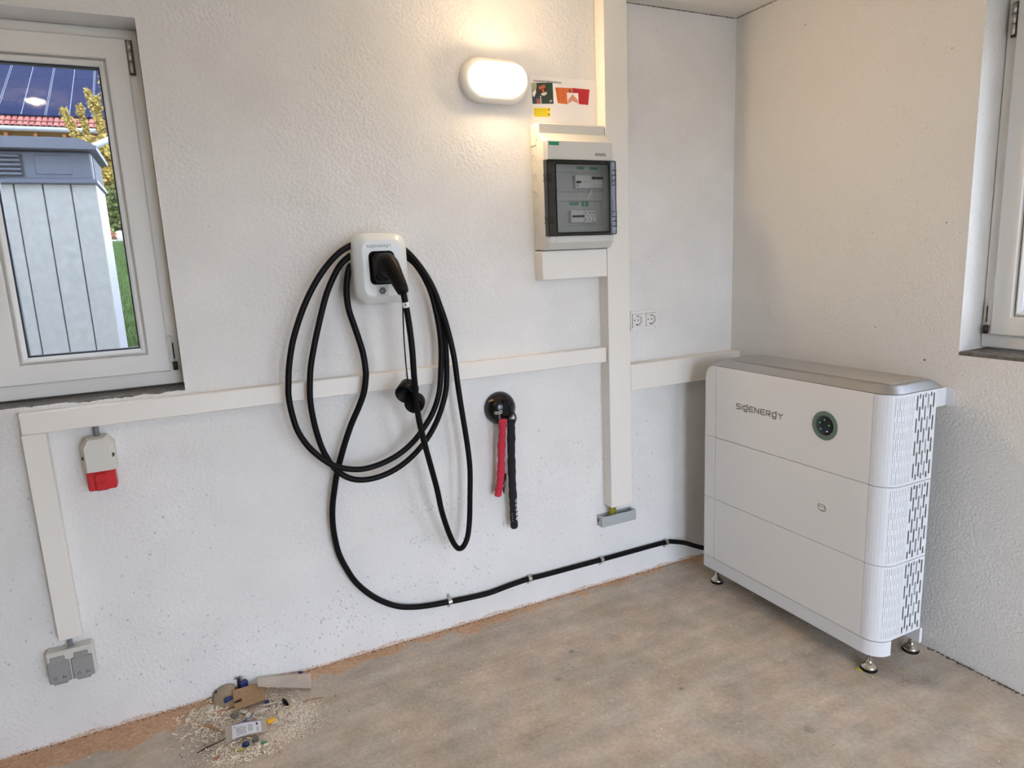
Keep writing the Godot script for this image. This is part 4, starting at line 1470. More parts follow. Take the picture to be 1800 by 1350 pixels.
# ---------------------------------------------------------------- sockets
func sockets() -> void:
	# red industrial socket
	var t = thing("industrial_socket", "grey and red three-phase socket under the long cable duct", "socket", Vector3(-2.545, 0.81, 0.0))
	var b = mb()
	var oct = PackedVector2Array([Vector2(-2.592, 0.870), Vector2(-2.504, 0.870), Vector2(-2.504, 0.950), Vector2(-2.521, 0.974), Vector2(-2.574, 0.974), Vector2(-2.592, 0.950)])
	extrude(b, oct, Vector3(0, 0, 0.0), EX, EY, 0.045)
	# raised middle of the hood
	var r0 = []
	var r1 = []
	for p in oct:
		r0.append(Vector3(p.x, p.y, 0.045))
		r1.append(Vector3(-2.548 + (p.x + 2.548) * 0.72, 0.917 + (p.y - 0.917) * 0.94, 0.068))
	loft(b, [r0, r1])
	var hood = part(t, "hood", b, M.grey_box)
	for x in [-2.583, -2.512]:
		var s = mb(true)
		lathe(s, Vector3(x, 0.916, 0.046), Vector3(0, 0, 1), [[0.0070, 0.0], [0.0070, 0.011], [0.0048, 0.0125], [0.0, 0.0115]], 14)
		part(hood, "screw", s, M.dark_metal)
	var rl = mb()
	cbox(rl, Vector3(-2.585, 0.812, 0.010), Vector3(-2.511, 0.872, 0.058), 0.004)
	cbox(rl, Vector3(-2.566, 0.812, 0.050), Vector3(-2.530, 0.866, 0.066), 0.004)
	var lid = part(t, "spring_lid", rl, M.red, "red spring lid")
	var hk = mb()
	cbox(hk, Vector3(-2.560, 0.832, 0.066), Vector3(-2.536, 0.839, 0.072), 0.002)
	cbox(hk, Vector3(-2.560, 0.828, 0.066), Vector3(-2.555, 0.839, 0.070), 0.001)
	cbox(hk, Vector3(-2.541, 0.828, 0.066), Vector3(-2.536, 0.839, 0.070), 0.001)
	part(lid, "lid_catch", hk, M.red)
	var cb = mb(true)
	tube(cb, [Vector3(-2.546, 0.968, 0.024), Vector3(-2.546, 1.010, 0.024)], 0.0085, 12)
	part(t, "feed_cable", cb, M.grey_cable)
	# grey double socket with hinged lids
	var d = thing("lidded_socket", "grey surface socket with two hinged lids at the foot of the narrow duct", "socket", Vector3(-2.705, 0.22, 0.0))
	var bb = mb()
	cbox(bb, Vector3(-2.771, 0.222, 0.0), Vector3(-2.645, 0.324, 0.045), 0.006)
	part(d, "housing", bb, M.grey_box)
	for k in 2:
		var x: float = -2.7675 + k * 0.0615
		var l = mb()
		cbox(l, Vector3(x, 0.228, 0.043), Vector3(x + 0.057, 0.297, 0.0535), 0.003)
		cbox(l, Vector3(x + 0.010, 0.295, 0.043), Vector3(x + 0.047, 0.312, 0.0515), 0.002)
		cbox(l, Vector3(x + 0.010, 0.224, 0.044), Vector3(x + 0.047, 0.230, 0.0555), 0.002)
		var ll = part(d, "hinged_lid", l, M.grey_lid)
		var mk = mb()
		strokes(mk, [[Vector2(0, 0), Vector2(0, 0.008), Vector2(0.003, 0.010), Vector2(0.006, 0.008), Vector2(0.006, 0)], [Vector2(0.022, 0), Vector2(0.022, 0.010), Vector2(0.032, 0.003), Vector2(0.022, 0.003)]], Vector3(x + 0.014, 0.240, 0.0534), EX, EY, 0.0016, 0.0006)
		part(ll, "mark", mk, M.print)
	var pc = mb(true)
	tube(pc, [Vector3(-2.703, 0.318, 0.026), Vector3(-2.703, 0.362, 0.026)], 0.0065, 12)
	part(d, "feed_cable", pc, M.grey_cable)
	var gk = mb(true)
	lathe(gk, Vector3(-2.703, 0.322, 0.026), EY, [[0.012, 0.0], [0.011, 0.004], [0.007, 0.006]], 16)
	part(d, "grommet", gk, M.grey_lid)
	# flush double socket
	var f = thing("double_socket", "white flush double power socket right of the wide upright duct", "socket", Vector3(-0.5015, 1.118, 0.0))
	var fr = mb()
	var g = 0.0284
	for b4 in [[-0.57275, -0.5375 - g, 1.11875, 1.20125], [-0.5375 + g, -0.4665 - g, 1.160 - g, 1.160 + g], [-0.4665 + g, -0.43025, 1.11875, 1.20125], [-0.5375 - g, -0.4665 + g, 1.160 + g, 1.20125], [-0.5375 - g, -0.4665 + g, 1.11875, 1.160 - g]]:
		cbox(fr, Vector3(b4[0], b4[2], 0.0), Vector3(b4[1], b4[3], 0.0095), 0.0007)
	part(f, "cover_frame", fr, M.pvc)
	for k in 2:
		var x: float = -0.5375 + k * 0.0710
		var pl = mb()
		var ring_o = flat(Vector3(x, 1.160, 0.0145), EX, EY, ring_rr(0.0545, 0.0545, 0.002, 8))
		var ring_b = flat(Vector3(x, 1.160, 0.0010), EX, EY, ring_rr(0.0545, 0.0545, 0.002, 8))
		var circ = flat(Vector3(x, 1.160, 0.0145), EX, EY, ring_rr(0.0430, 0.0430, 0.0215, 8))
		var circ_b = flat(Vector3(x, 1.160, 0.0016), EX, EY, ring_rr(0.0410, 0.0410, 0.0205, 8))
		loft(pl, [ring_b, ring_o, circ, circ_b], false, true)
		var ins = part(f, "socket_insert", pl, M.pvc)
		for s in [-0.0095, 0.0095]:
			var hl = mb(true)
			lathe(hl, Vector3(x + s, 1.160, 0.0014), Vector3(0, 0, 1), [[0.0028, 0.0], [0.0028, 0.0006], [0.0, 0.0006]], 12)
			part(ins, "pin_hole", hl, M.black)
		for s in [-1.0, 1.0]:
			part(ins, "earth_clip", bx(x - 0.003, x + 0.003, 1.160 + s * 0.0185 - 0.0015, 1.160 + s * 0.0185 + 0.0015, 0.0014, 0.0125), M.dark_metal)
	part(f, "small_print", bx(-0.448, -0.4395, 1.1245, 1.1265, 0.0094, 0.0098), M.grey_lid)

# ---------------------------------------------------------------- bicycle lock on its wall anchor
func lock_anchor() -> void:
	var c = Vector3(-1.200, 0.870, 0.0)
	var t = thing("wall_anchor", "glossy black round wall anchor with steel shackles", "anchor", Vector3(c.x, 0.805, 0.0))
	var d = mb(true)
	lathe(d, c, Vector3(0, 0, 1), [[0.064, 0.0], [0.065, 0.006], [0.0635, 0.016], [0.058, 0.030], [0.047, 0.043], [0.030, 0.052], [0.012, 0.056], [0.0, 0.0565]], 40)
	var dome = part(t, "dome", d, M.black_gloss)
	var sl = mb()
	plate(sl, c + Vector3(0.004, 0.010, 0.030), EX, EY, 0.026, 0.066, 0.012, 0.0285, 0.002)
	part(dome, "slot", sl, M.black)
	part(dome, "catch", bx(-1.180, -1.162, 0.858, 0.884, 0.040, 0.058, 0.003), M.black_gloss)
	var lg = mb()
	strokes(lg, [[Vector2(0, 0.008), Vector2(0.004, 0.001), Vector2(0.007, 0.006), Vector2(0.010, 0.001), Vector2(0.014, 0.008)], [Vector2(0.018, 0.0), Vector2(0.018, 0.011), Vector2(0.024, 0.010), Vector2(0.026, 0.005), Vector2(0.023, 0.001), Vector2(0.017, 0.0)], [Vector2(-0.004, 0.004), Vector2(-0.002, -0.002), Vector2(0.008, -0.004), Vector2(0.016, -0.003)]], Vector3(-1.240, 0.862, 0.054), Vector3(0.85, 0, 0.5).normalized(), EY, 0.0016)
	part(dome, "emblem", lg, M.white)
	var st = mb()
	plate(st, Vector3(-1.243, 0.908, 0.026), Vector3(0.62, 0.45, 0.64).normalized(), Vector3(-0.45, 0.85, -0.16).normalized(), 0.020, 0.008, 0.001, 0.0045)
	part(dome, "worn_sticker", st, mat(c8(176, 130, 70), 0.6))
	for s in [-1.0, 1.0]:
		var u = mb(true)
		var x = c.x + 0.004 + s * 0.026
		tube(u, smooth_path([Vector3(x - s * 0.004, 0.866, 0.048), Vector3(x + s * 0.006, 0.852, 0.062), Vector3(x + s * 0.007, 0.832, 0.070), Vector3(x - s * 0.006, 0.815, 0.072), Vector3(x - s * 0.020, 0.812, 0.070)], 5), 0.0042, 10)
		part(t, "shackle", u, mat(c8(110, 110, 114), 0.25, 1.0))
	# red sleeve
	var a = thing("red_lock_sleeve", "red fabric covered lock hanging from the round wall anchor", "bicycle lock", Vector3(-1.23, 0.525, 0.05))
	var r = mb(true)
	var pr = smooth_path([Vector3(-1.2180, 0.838, 0.070), Vector3(-1.2200, 0.79, 0.066), Vector3(-1.2250, 0.72, 0.060), Vector3(-1.2285, 0.65, 0.056), Vector3(-1.2335, 0.590, 0.053), Vector3(-1.2395, 0.555, 0.050), Vector3(-1.2455, 0.527, 0.048)], 6)
	var rad = []
	for i in pr.size():
		rad.append(0.0160 + 0.0014 * sin(i * 1.9) + 0.0012 * sin(i * 0.7) + (0.0015 if i < 3 else 0.0))
	rad[-1] = 0.010
	tube(r, pr, rad, 12, 0.8)
	part(a, "sleeve", r, M.red_cloth)
	var bk = mb(true)
	tube(bk, smooth_path([Vector3(-1.2030, 0.605, 0.020), Vector3(-1.2090, 0.57, 0.022), Vector3(-1.2160, 0.545, 0.024), Vector3(-1.2185, 0.530, 0.025)], 4), 0.0125, 10)
	var en = part(a, "black_end", bk, M.black_cloth)
	for k in 3:
		part(en, "white_stitch", bx(-1.2060 - k * 0.003, -1.2040 - k * 0.003, 0.572 - k * 0.008, 0.578 - k * 0.008, 0.030, 0.0355), M.white)
	part(en, "white_band", bx(-1.2215, -1.2175, 0.528, 0.542, 0.0340, 0.0385), M.white)
	# black sleeve
	var b = thing("black_lock_sleeve", "long black fabric covered lock hanging beside the red one", "bicycle lock", Vector3(-1.185, 0.378, 0.05))
	var q = mb(true)
	var pb = smooth_path([Vector3(-1.1805, 0.832, 0.068), Vector3(-1.1830, 0.80, 0.068), Vector3(-1.1845, 0.70, 0.062), Vector3(-1.1835, 0.60, 0.056), Vector3(-1.1815, 0.50, 0.052), Vector3(-1.1805, 0.43, 0.050), Vector3(-1.1805, 0.381, 0.050)], 6)
	var rb = []
	for i in pb.size():
		rb.append(0.0168 + 0.0011 * sin(i * 2.3) + 0.0008 * sin(i * 0.9))
	rb[-1] = 0.012
	tube(q, pb, rb, 12, 0.85)
	var sv = part(b, "sleeve", q, M.black_cloth)
	var mk = mb()
	for k in 5:
		var lines = []
		var ringp = []
		for j in 9:
			ringp.append(Vector2(cos(TAU * j / 8) * 0.0048, sin(TAU * j / 8) * 0.0058 - k * 0.0185))
		lines.append(ringp)
		strokes(mk, lines, Vector3(-1.1740, 0.500, 0.0660), Vector3(0.9, 0, -0.4).normalized(), EY, 0.0026, 0.0008)
	part(sv, "white_print", mk, M.white)
	var mk2 = mb()
	for k in 4:
		cbox(mk2, Vector3(-1.1960, 0.448 - k * 0.010, 0.0635), Vector3(-1.1925, 0.4505 - k * 0.010, 0.0665))
	part(sv, "small_print", mk2, M.grey_lid)

# ---------------------------------------------------------------- terminal box with earth wires
func terminal_box() -> void:
	var t = thing("terminal_box", "open grey terminal box with green-yellow wires under the wide upright duct", "terminal box", Vector3(-0.667, 0.284, 0.0))
	var b = mb()
	cbox(b, Vector3(-0.758, 0.284, 0.0), Vector3(-0.578, 0.288, 0.042), 0.001)
	cbox(b, Vector3(-0.758, 0.284, 0.038), Vector3(-0.578, 0.331, 0.0425), 0.002)
	cbox(b, Vector3(-0.758, 0.284, 0.0), Vector3(-0.578, 0.331, 0.003), 0.001)
	cbox(b, Vector3(-0.758, 0.284, 0.0), Vector3(-0.742, 0.331, 0.042), 0.003)
	cbox(b, Vector3(-0.594, 0.284, 0.0), Vector3(-0.578, 0.331, 0.042), 0.003)
	var body = part(t, "housing", b, M.grey_plastic)
	part(body, "end_hole", bx(-0.7590, -0.7575, 0.302, 0.318, 0.010, 0.018), M.black)
	part(t, "terminal_bar", bx(-0.735, -0.600, 0.296, 0.304, 0.016, 0.026, 0.001), M.zinc)
	var gy = grained_stripe()
	for k in 4:
		var w = mb(true)
		var x = -0.709 + k * 0.009
		tube(w, smooth_path([Vector3(x, 0.385, 0.030), Vector3(x + 0.001, 0.345, 0.031), Vector3(x + k * 0.003 - 0.003, 0.300, 0.026)], 5), 0.0036, 8)
		part(t, "earth_wire", w, gy, "green-yellow earth wire")

func grained_stripe() -> StandardMaterial3D:
	var im = Image.create(32, 32, false, Image.FORMAT_RGB8)
	for y in 32:
		for x in 32:
			im.set_pixel(x, y, c8(206, 176, 34) if (x + y / 3) % 32 < 18 else c8(46, 92, 44))
	var m = mat(Color.WHITE, 0.45)
	m.albedo_texture = tex(im)
	m.uv1_triplanar = true
	m.uv1_world_triplanar = true
	m.uv1_scale = Vector3(140, 40, 140)
	return m

# ---------------------------------------------------------------- swept-up litter on the floor by the wall
func sheet_mesh(corners: Array, n: int, lift: Callable, t: float) -> SurfaceTool:
	# four-cornered thin sheet (TL TR BR BL) with its own ups and downs
	var st = mb()
	var P = func(u: float, v: float, dy: float) -> Vector3:
		var a: Vector3 = corners[0].lerp(corners[1], u)
		var b: Vector3 = corners[3].lerp(corners[2], u)
		return a.lerp(b, v) + Vector3(0, lift.call(u, v) + dy, 0)
	for i in n:
		for j in n:
			var u0 = i / float(n)
			var u1 = (i + 1) / float(n)
			var v0 = j / float(n)
			var v1 = (j + 1) / float(n)
			quad(st, P.call(u0, v0, t), P.call(u1, v0, t), P.call(u1, v1, t), P.call(u0, v1, t))
			quad(st, P.call(u0, v0, 0.0), P.call(u0, v1, 0.0), P.call(u1, v1, 0.0), P.call(u1, v0, 0.0))
	for k in n:
		var a = k / float(n)
		var b = (k + 1) / float(n)
		quad(st, P.call(a, 0.0, 0.0), P.call(b, 0.0, 0.0), P.call(b, 0.0, t), P.call(a, 0.0, t))
		quad(st, P.call(a, 1.0, 0.0), P.call(b, 1.0, 0.0), P.call(b, 1.0, t), P.call(a, 1.0, t))
		quad(st, P.call(0.0, a, 0.0), P.call(0.0, b, 0.0), P.call(0.0, b, t), P.call(0.0, a, t))
		quad(st, P.call(1.0, a, 0.0), P.call(1.0, b, 0.0), P.call(1.0, b, t), P.call(1.0, a, t))
	return st

func litter_bits(called: String, label: String, category: String, mesh: Mesh, list: Array, m: Material) -> void:
	var mm = MultiMesh.new()
	mm.transform_format = MultiMesh.TRANSFORM_3D
	mm.mesh = mesh
	mm.instance_count = list.size()
	for i in list.size():
		mm.set_instance_transform(i, list[i])
	var o = MultiMeshInstance3D.new()
	o.name = numbered(called)
	o.multimesh = mm
	o.material_override = m
	add_child(o)
	tag(o, label, category, "", "stuff")

func floor_litter() -> void:
	var card = grained(c8(176, 138, 98), 0.85, 90, 12.0, 0.12, 0.02)
	# notched piece of cardboard
	var cs = mb()
	var poly = PackedVector2Array([Vector2(0.0, 0.003), Vector2(0.093, 0.0), Vector2(0.093, 0.010), Vector2(0.078, 0.012), Vector2(0.078, 0.030), Vector2(0.083, 0.030), Vector2(0.096, 0.026), Vector2(0.098, 0.082), Vector2(0.0, 0.092), Vector2(0.0, 0.066), Vector2(0.024, 0.062), Vector2(0.024, 0.047), Vector2(0.0, 0.050)])
	extrude(cs, poly, Vector3(-2.272, 0.030, 0.036), Vector3(0.999, 0.02, 0.04).normalized(), Vector3(0.0, -0.20, 0.98).normalized(), 0.0028)
	single("cardboard_piece", cs, card, "brown cardboard piece with cut notches lying on the swept-up litter", "cardboard")
	# second, standing bent piece
	var c2 = sheet_mesh([Vector3(-2.330, 0.022, 0.012), Vector3(-2.262, 0.030, 0.008), Vector3(-2.270, 0.003, 0.095), Vector3(-2.333, 0.003, 0.060)], 6, func(u: float, v: float) -> float: return 0.012 * sin(u * PI) * (1.0 - v), 0.002)
	single("cardboard_strip", c2, grained(c8(168, 146, 118), 0.85, 91, 12.0, 0.15, 0.02), "bent pale cardboard strip leaning against the wall behind the notched cardboard", "cardboard")
	var c3 = bx(-2.335, -2.268, 0.001, 0.006, 0.062, 0.070, 0.001)
	single("grey_strip", c3, mat(c8(150, 140, 126), 0.8), "thin grey strip in front of the bent cardboard", "strip")
	# empty plastic bag
	var bag = pane(Color(0.88, 0.82, 0.76, 0.5), 0.25)
	var pbg = sheet_mesh([Vector3(-2.186, 0.028, 0.006), Vector3(-2.011, 0.004, 0.040), Vector3(-2.026, 0.003, 0.128), Vector3(-2.193, 0.036, 0.076)], 12, func(u: float, v: float) -> float: return 0.005 * sin(u * 9.0 + v * 2.0) * sin(v * PI) + 0.004, 0.0012)
	var tb = thing("plastic_bag", "empty clear plastic bag lying beside the cardboard", "bag", Vector3(-2.10, 0.0, 0.06))
	var bagp = part(tb, "film", pbg, bag)
	var seal = mb()
	cbox(seal, Vector3(-2.181, 0.0315, 0.004), Vector3(-2.177, 0.0335, 0.078), 0.0005, Basis(Vector3(1, 0, 0), -0.05))
	part(tb, "seal_strip", seal, pane(Color(0.85, 0.82, 0.78, 0.8), 0.3))
	# small pouch with printed label
	var pch = thing("label_pouch", "small clear pouch with a white printed label in front of the cardboard", "pouch", Vector3(-2.245, 0.0, 0.245))
	part(pch, "film", sheet_mesh([Vector3(-2.306, 0.005, 0.203), Vector3(-2.183, 0.008, 0.221), Vector3(-2.187, 0.006, 0.281), Vector3(-2.308, 0.004, 0.281)], 8, func(u: float, v: float) -> float: return 0.004 * sin(u * 5.0) + 0.004, 0.0010), bag)
	var li = Image.create(160, 110, false, Image.FORMAT_RGB8)
	li.fill(c8(226, 226, 232))
	li.fill_rect(Rect2i(0, 0, 160, 5), c8(70, 70, 140))
	for k in 6:
		for q in 16:
			if rng.randf() < 0.85:
				li.fill_rect(Rect2i(26 + k * 9, 34 + q * 4, 4, 3), c8(96, 96, 104))
	li.fill_rect(Rect2i(88, 24, 26, 60), c8(188, 190, 196))
	li.fill_rect(Rect2i(132, 16, 12, 26), c8(90, 92, 104))
	for q in 5:
		li.fill_rect(Rect2i(134, 60 + q * 8, 12, 4), c8(110, 112, 122))
	li.fill_rect(Rect2i(12, 20, 5, 10), c8(90, 90, 100))
	var lm = mat(Color.WHITE, 0.6)
	lm.albedo_texture = tex(li)
	var ls = mb()
	var c0 = [Vector3(-2.287, 0.0125, 0.208), Vector3(-2.202, 0.0135, 0.219), Vector3(-2.204, 0.012, 0.276), Vector3(-2.290, 0.011, 0.280)]
	for i in 6:
		for q in [[0, 0], [1, 0], [1, 1], [0, 0], [1, 1], [0, 1]]:
			var u: float = (i + q[0]) / 6.0
			ls.set_uv(Vector2(u, q[1]))
			var a: Vector3 = c0[0].lerp(c0[1], u)
			var b: Vector3 = c0[3].lerp(c0[2], u)
			ls.add_vertex(a.lerp(b, q[1]) + Vector3(0, 0.004 * sin((0.15 + u * 0.7) * 5.0), 0))
	part(pch, "printed_label", ls, lm, "white label with small print")
	var B = func(x: float, y: float, z: float, sx: float, sy: float, sz: float, yaw: float, c := 0.002) -> SurfaceTool:
		var s = mb()
		cbox(s, Vector3(x - sx, y - sy, z - sz), Vector3(x + sx, y + sy, z + sz), c, Basis(Vector3(0, 1, 0), yaw))
		return s
	single("wall_plug", B.call(-2.172, 0.010, 0.240, 0.013, 0.006, 0.006, 0.25), mat(c8(236, 172, 30), 0.4), "orange-yellow wall plug at the end of the label pouch", "wall plug")
	var bc = mb(true)
	tube(bc, [Vector3(-2.121, 0.007, 0.142), Vector3(-2.118, 0.0075, 0.158), Vector3(-2.114, 0.0075, 0.176), Vector3(-2.112, 0.006, 0.186)], [0.005, 0.0075, 0.0065, 0.004], 10)
	var tcap = thing("black_connector", "small black connector with a yellow tip lying apart on the floor", "connector", Vector3(-2.116, 0.0, 0.165))
	part(tcap, "shell", bc, M.black)
	var yt = mb(true)
	tube(yt, [Vector3(-2.112, 0.005, 0.186), Vector3(-2.1105, 0.0045, 0.191)], 0.0032, 8)
	part(tcap, "tip", yt, mat(c8(220, 200, 50), 0.4))
	var tw = mb(true)
	tube(tw, smooth_path([Vector3(-2.389, 0.006, 0.279), Vector3(-2.366, 0.0065, 0.268), Vector3(-2.338, 0.007, 0.262), Vector3(-2.306, 0.008, 0.254)], 5), [0.0015, 0.002, 0.002, 0.0022, 0.0024, 0.003, 0.0026, 0.0022, 0.0022, 0.002, 0.002, 0.002, 0.0018, 0.0018, 0.0016, 0.0014], 7)
	single("twig", tw, mat(c8(62, 48, 40), 0.9), "thin dark twig beside the label pouch", "twig")
	var tw2 = mb(true)
	tube(tw2, smooth_path([Vector3(-2.385, 0.006, 0.147), Vector3(-2.356, 0.006, 0.160), Vector3(-2.330, 0.006, 0.190), Vector3(-2.311, 0.006, 0.220)], 5), 0.0036, 7, 0.6)
	single("wood_splinter", tw2, mat(c8(188, 148, 104), 0.85), "long pale wood splinter behind the dark twig", "wood splinter")
	var tw3 = mb(true)
	tube(tw3, [Vector3(-2.062, 0.002, 0.184), Vector3(-2.030, 0.003, 0.186), Vector3(-1.998, 0.002, 0.193)], 0.002, 6)
	single("straw", tw3, mat(c8(170, 134, 96), 0.9), "thin brown straw next to the empty plastic bag", "straw")
	var blue = mat(c8(38, 50, 104), 0.45)
	for q in [[-2.234, 0.024, 0.016, 0.013, 0.017, 0.009, 0.5, "blue insulation scrap standing behind the notched cardboard"], [-2.288, 0.012, 0.060, 0.014, 0.010, 0.009, 0.2, "blue insulation scrap between the two cardboard pieces"], [-2.314, 0.020, 0.010, 0.014, 0.010, 0.007, 0.4, "dark blue insulation scrap behind the bent cardboard"]]:
		single("blue_scrap", B.call(q[0], q[1], q[2], q[3], q[4], q[5], q[6], 0.004), blue, q[7], "scrap", "blue scraps in the litter")
	for q in [[-2.172, 0.007, 0.128, "small blue sleeve on the front corner of the notched cardboard"], [-2.114, 0.007, 0.010, "small blue sleeve at the wall behind the plastic bag"], [-2.044, 0.007, 0.016, "small blue sleeve at the wall past the plastic bag"]]:
		var s = mb(true)
		tube(s, [Vector3(q[0] - 0.006, q[1], q[2] - 0.003), Vector3(q[0] + 0.006, q[1] + 0.001, q[2] + 0.003)], 0.0052, 10)
		single("blue_sleeve", s, blue, q[3], "sleeve", "blue sleeves in the litter")
	var bs = mb(true)
	lathe(bs, Vector3(-2.266, 0.008, 0.313), Vector3(0.9, 0.05, 0.1), [[0.002, 0.0], [0.0075, 0.004], [0.008, 0.016], [0.006, 0.022], [0.0, 0.023]], 14)
	single("blue_stopper", bs, mat(c8(36, 48, 92), 0.2), "shiny dark blue stopper in front of the label pouch", "stopper")
	var rb = mb()
	var rr = []
	for q in [[-0.019, 0.0], [-0.012, 0.010], [0.004, 0.013], [0.018, 0.008], [0.019, -0.004], [0.008, -0.012], [-0.012, -0.011]]:
		rr.append(Vector3(-2.200 + q[0], 0.0, 0.166 + q[1]))
	var r2 = []
	var r3 = []
	for p in rr:
		r2.append(p + Vector3(0, 0.008 + rng.randf() * 0.003, 0))
		r3.append(Vector3(-2.200, 0, 0.166) + (p - Vector3(-2.200, 0, 0.166)) * 0.75 + Vector3(0, 0.013 + rng.randf() * 0.002, 0))
	loft(rb, [rr, r2, r3])
	single("mortar_lump", rb, grained(c8(216, 202, 182), 0.9, 95, 40.0, 0.2, 0.1), "flat pale lump of mortar in front of the notched cardboard", "mortar")
	var tu = mb(true)
	tube(tu, [Vector3(-2.256, 0.009, 0.138), Vector3(-2.236, 0.007, 0.154)], 0.006, 12)
	single("pale_tube", tu, mat(c8(196, 184, 166), 0.6), "short pale plastic tube beside the mortar lump", "tube")
	var gc = B.call(-2.275, 0.007, 0.150, 0.012, 0.007, 0.007, 0.3)
	single("grey_clamp", gc, mat(c8(112, 104, 94), 0.6), "grey plastic clamp left of the pale tube", "clamp")
	var bw = mb(true)
	tube(bw, smooth_path([Vector3(-2.222, 0.007, 0.178), Vector3(-2.236, 0.008, 0.190), Vector3(-2.256, 0.008, 0.196), Vector3(-2.274, 0.006, 0.197)], 4), 0.0022, 8)
	single("blue_wire", bw, mat(c8(76, 108, 160), 0.4), "short bent piece of blue wire behind the label pouch", "wire")
	single("green_scrap", B.call(-2.203, 0.004, 0.328, 0.009, 0.003, 0.004, -0.2, 0.001), mat(c8(70, 150, 110), 0.5), "small green plastic scrap in front of the label pouch", "scrap")
	single("grey_scrap", B.call(-2.226, 0.006, 0.304, 0.010, 0.005, 0.005, 0.3), mat(c8(96, 92, 90), 0.5), "small grey plastic scrap at the edge of the label pouch", "scrap")
	single("yellow_insulation", B.call(-2.268, 0.004, 0.329, 0.025, 0.0030, 0.003, -0.48, 0.001), mat(c8(178, 170, 60), 0.6), "yellow-green strip of insulation below the dark blue stopper", "insulation")
	single("orange_scrap", B.call(-2.337, 0.003, 0.326, 0.007, 0.003, 0.004, 0.4, 0.001), mat(c8(176, 112, 76), 0.7), "small rust-coloured scrap at the edge of the sawdust", "scrap")
	single("yellow_strip", B.call(-0.329, 0.003, 0.970, 0.0028, 0.0025, 0.011, 0.1, 0.001), mat(c8(206, 186, 60), 0.5), "short yellow strip touching the chrome foot of the battery cabinet", "strip")
	var ws = mb(true)
	tube(ws, smooth_path([Vector3(-2.198, 0.004, 0.136), Vector3(-2.170, 0.006, 0.142), Vector3(-2.145, 0.005, 0.144), Vector3(-2.124, 0.003, 0.147)], 4), 0.0028, 7)
	single("white_thread", ws, mat(c8(212, 200, 184), 0.8), "pale thread running to the black connector", "thread")
	# dried brush-like bits at the wall
	var hr = mb(true)
	for k in 16:
		var a = rng.randf_range(-0.9, 0.9)
		var l = rng.randf_range(0.012, 0.026)
		var o = Vector3(-2.248, 0.040, 0.006)
		tube(hr, [o, o + Vector3(sin(a) * l * 0.5, cos(a) * l * 0.5 + 0.002, 0.003), o + Vector3(sin(a) * l * 1.2, cos(a) * l * 0.8, rng.randf_range(0.002, 0.008))], 0.0007, 4)
	cbox(hr, Vector3(-2.254, 0.0, 0.001), Vector3(-2.242, 0.042, 0.009), 0.002)
	single("wire_bristles", hr, mat(c8(58, 52, 48), 0.8), "tuft of dark bristles standing against the wall behind the litter", "bristles")
	# shavings and dust: nobody could count them
	var curl = mb(true)
	var cp = []
	for i in 8:
		var a = i * 0.55
		cp.append(Vector3(cos(a) * 0.0042, 0.001 + i * 0.0003, sin(a) * 0.0042 + i * 0.0008))
	tube(curl, cp, 0.0013, 5)
	curl.generate_normals()
	var curl_mesh = curl.commit()
	var list = []
	for spot in [[-2.362, 0.085, 0.030, 0.030, 170], [-2.350, 0.150, 0.040, 0.040, 70], [-2.225, 0.195, 0.03, 0.02, 50], [-2.245, 0.355, 0.03, 0.012, 60], [-2.13, 0.20, 0.02, 0.03, 60], [-2.30, 0.30, 0.05, 0.04, 50]]:
		for k in spot[4]:
			var b = Basis.from_euler(Vector3(rng.randf_range(-0.6, 0.6), rng.randf() * TAU, rng.randf_range(-0.6, 0.6))) * rng.randf_range(0.6, 1.7)
			var z: float = maxf(spot[1] + rng.randfn() * spot[3], 0.006)
			list.append(Transform3D(b, Vector3(spot[0] + rng.randfn() * spot[2], 0.001 + rng.randf() * 0.003, z)))
	litter_bits("wood_shavings", "curled pale wood shavings scattered round the litter by the wall", "shavings", curl_mesh, list, mat(c8(242, 228, 208), 0.85))
	var gm = mb()
	cbox(gm, Vector3(-0.0015, 0.0, -0.0010), Vector3(0.0015, 0.0012, 0.0010))
	gm.generate_normals()
	var crumbs = gm.commit()
	var l2 = []
	for spot in [[-2.085, 0.235, 0.035, 0.035, 620], [-2.115, 0.300, 0.040, 0.022, 360], [-2.20, 0.34, 0.06, 0.02, 360], [-2.31, 0.34, 0.05, 0.03, 360], [-2.30, 0.20, 0.06, 0.06, 360], [-2.15, 0.12, 0.05, 0.05, 300], [-2.36, 0.10, 0.05, 0.05, 200], [-1.75, 0.4, 0.5, 0.35, 260], [-0.9, 0.7, 0.45, 0.4, 180]]:
		for k in spot[4]:
			var b = Basis(Vector3(0, 1, 0), rng.randf() * TAU) * rng.randf_range(0.5, 1.4)
			var z: float = maxf(spot[1] + rng.randfn() * spot[3], 0.003)
			l2.append(Transform3D(b, Vector3(minf(spot[0] + rng.randfn() * spot[2], -0.01), 0.0, z)))
	litter_bits("sawdust", "fine pale sawdust strewn over the concrete round the litter", "sawdust", crumbs, l2, mat(c8(246, 234, 216), 0.9))
	var l3 = []
	for k in 260:
		var b = Basis(Vector3(0, 1, 0), rng.randf() * TAU) * rng.randf_range(0.5, 1.5)
		l3.append(Transform3D(b, Vector3(-2.25 + rng.randfn() * 0.10, 0.0, maxf(0.2 + rng.randfn() * 0.10, 0.004))))
	for k in 300:
		var b = Basis(Vector3(0, 1, 0), rng.randf() * TAU) * rng.randf_range(0.5, 1.6)
		l3.append(Transform3D(b, Vector3(rng.randf_range(-2.9, -0.3), 0.0, rng.randf_range(0.002, 0.012))))
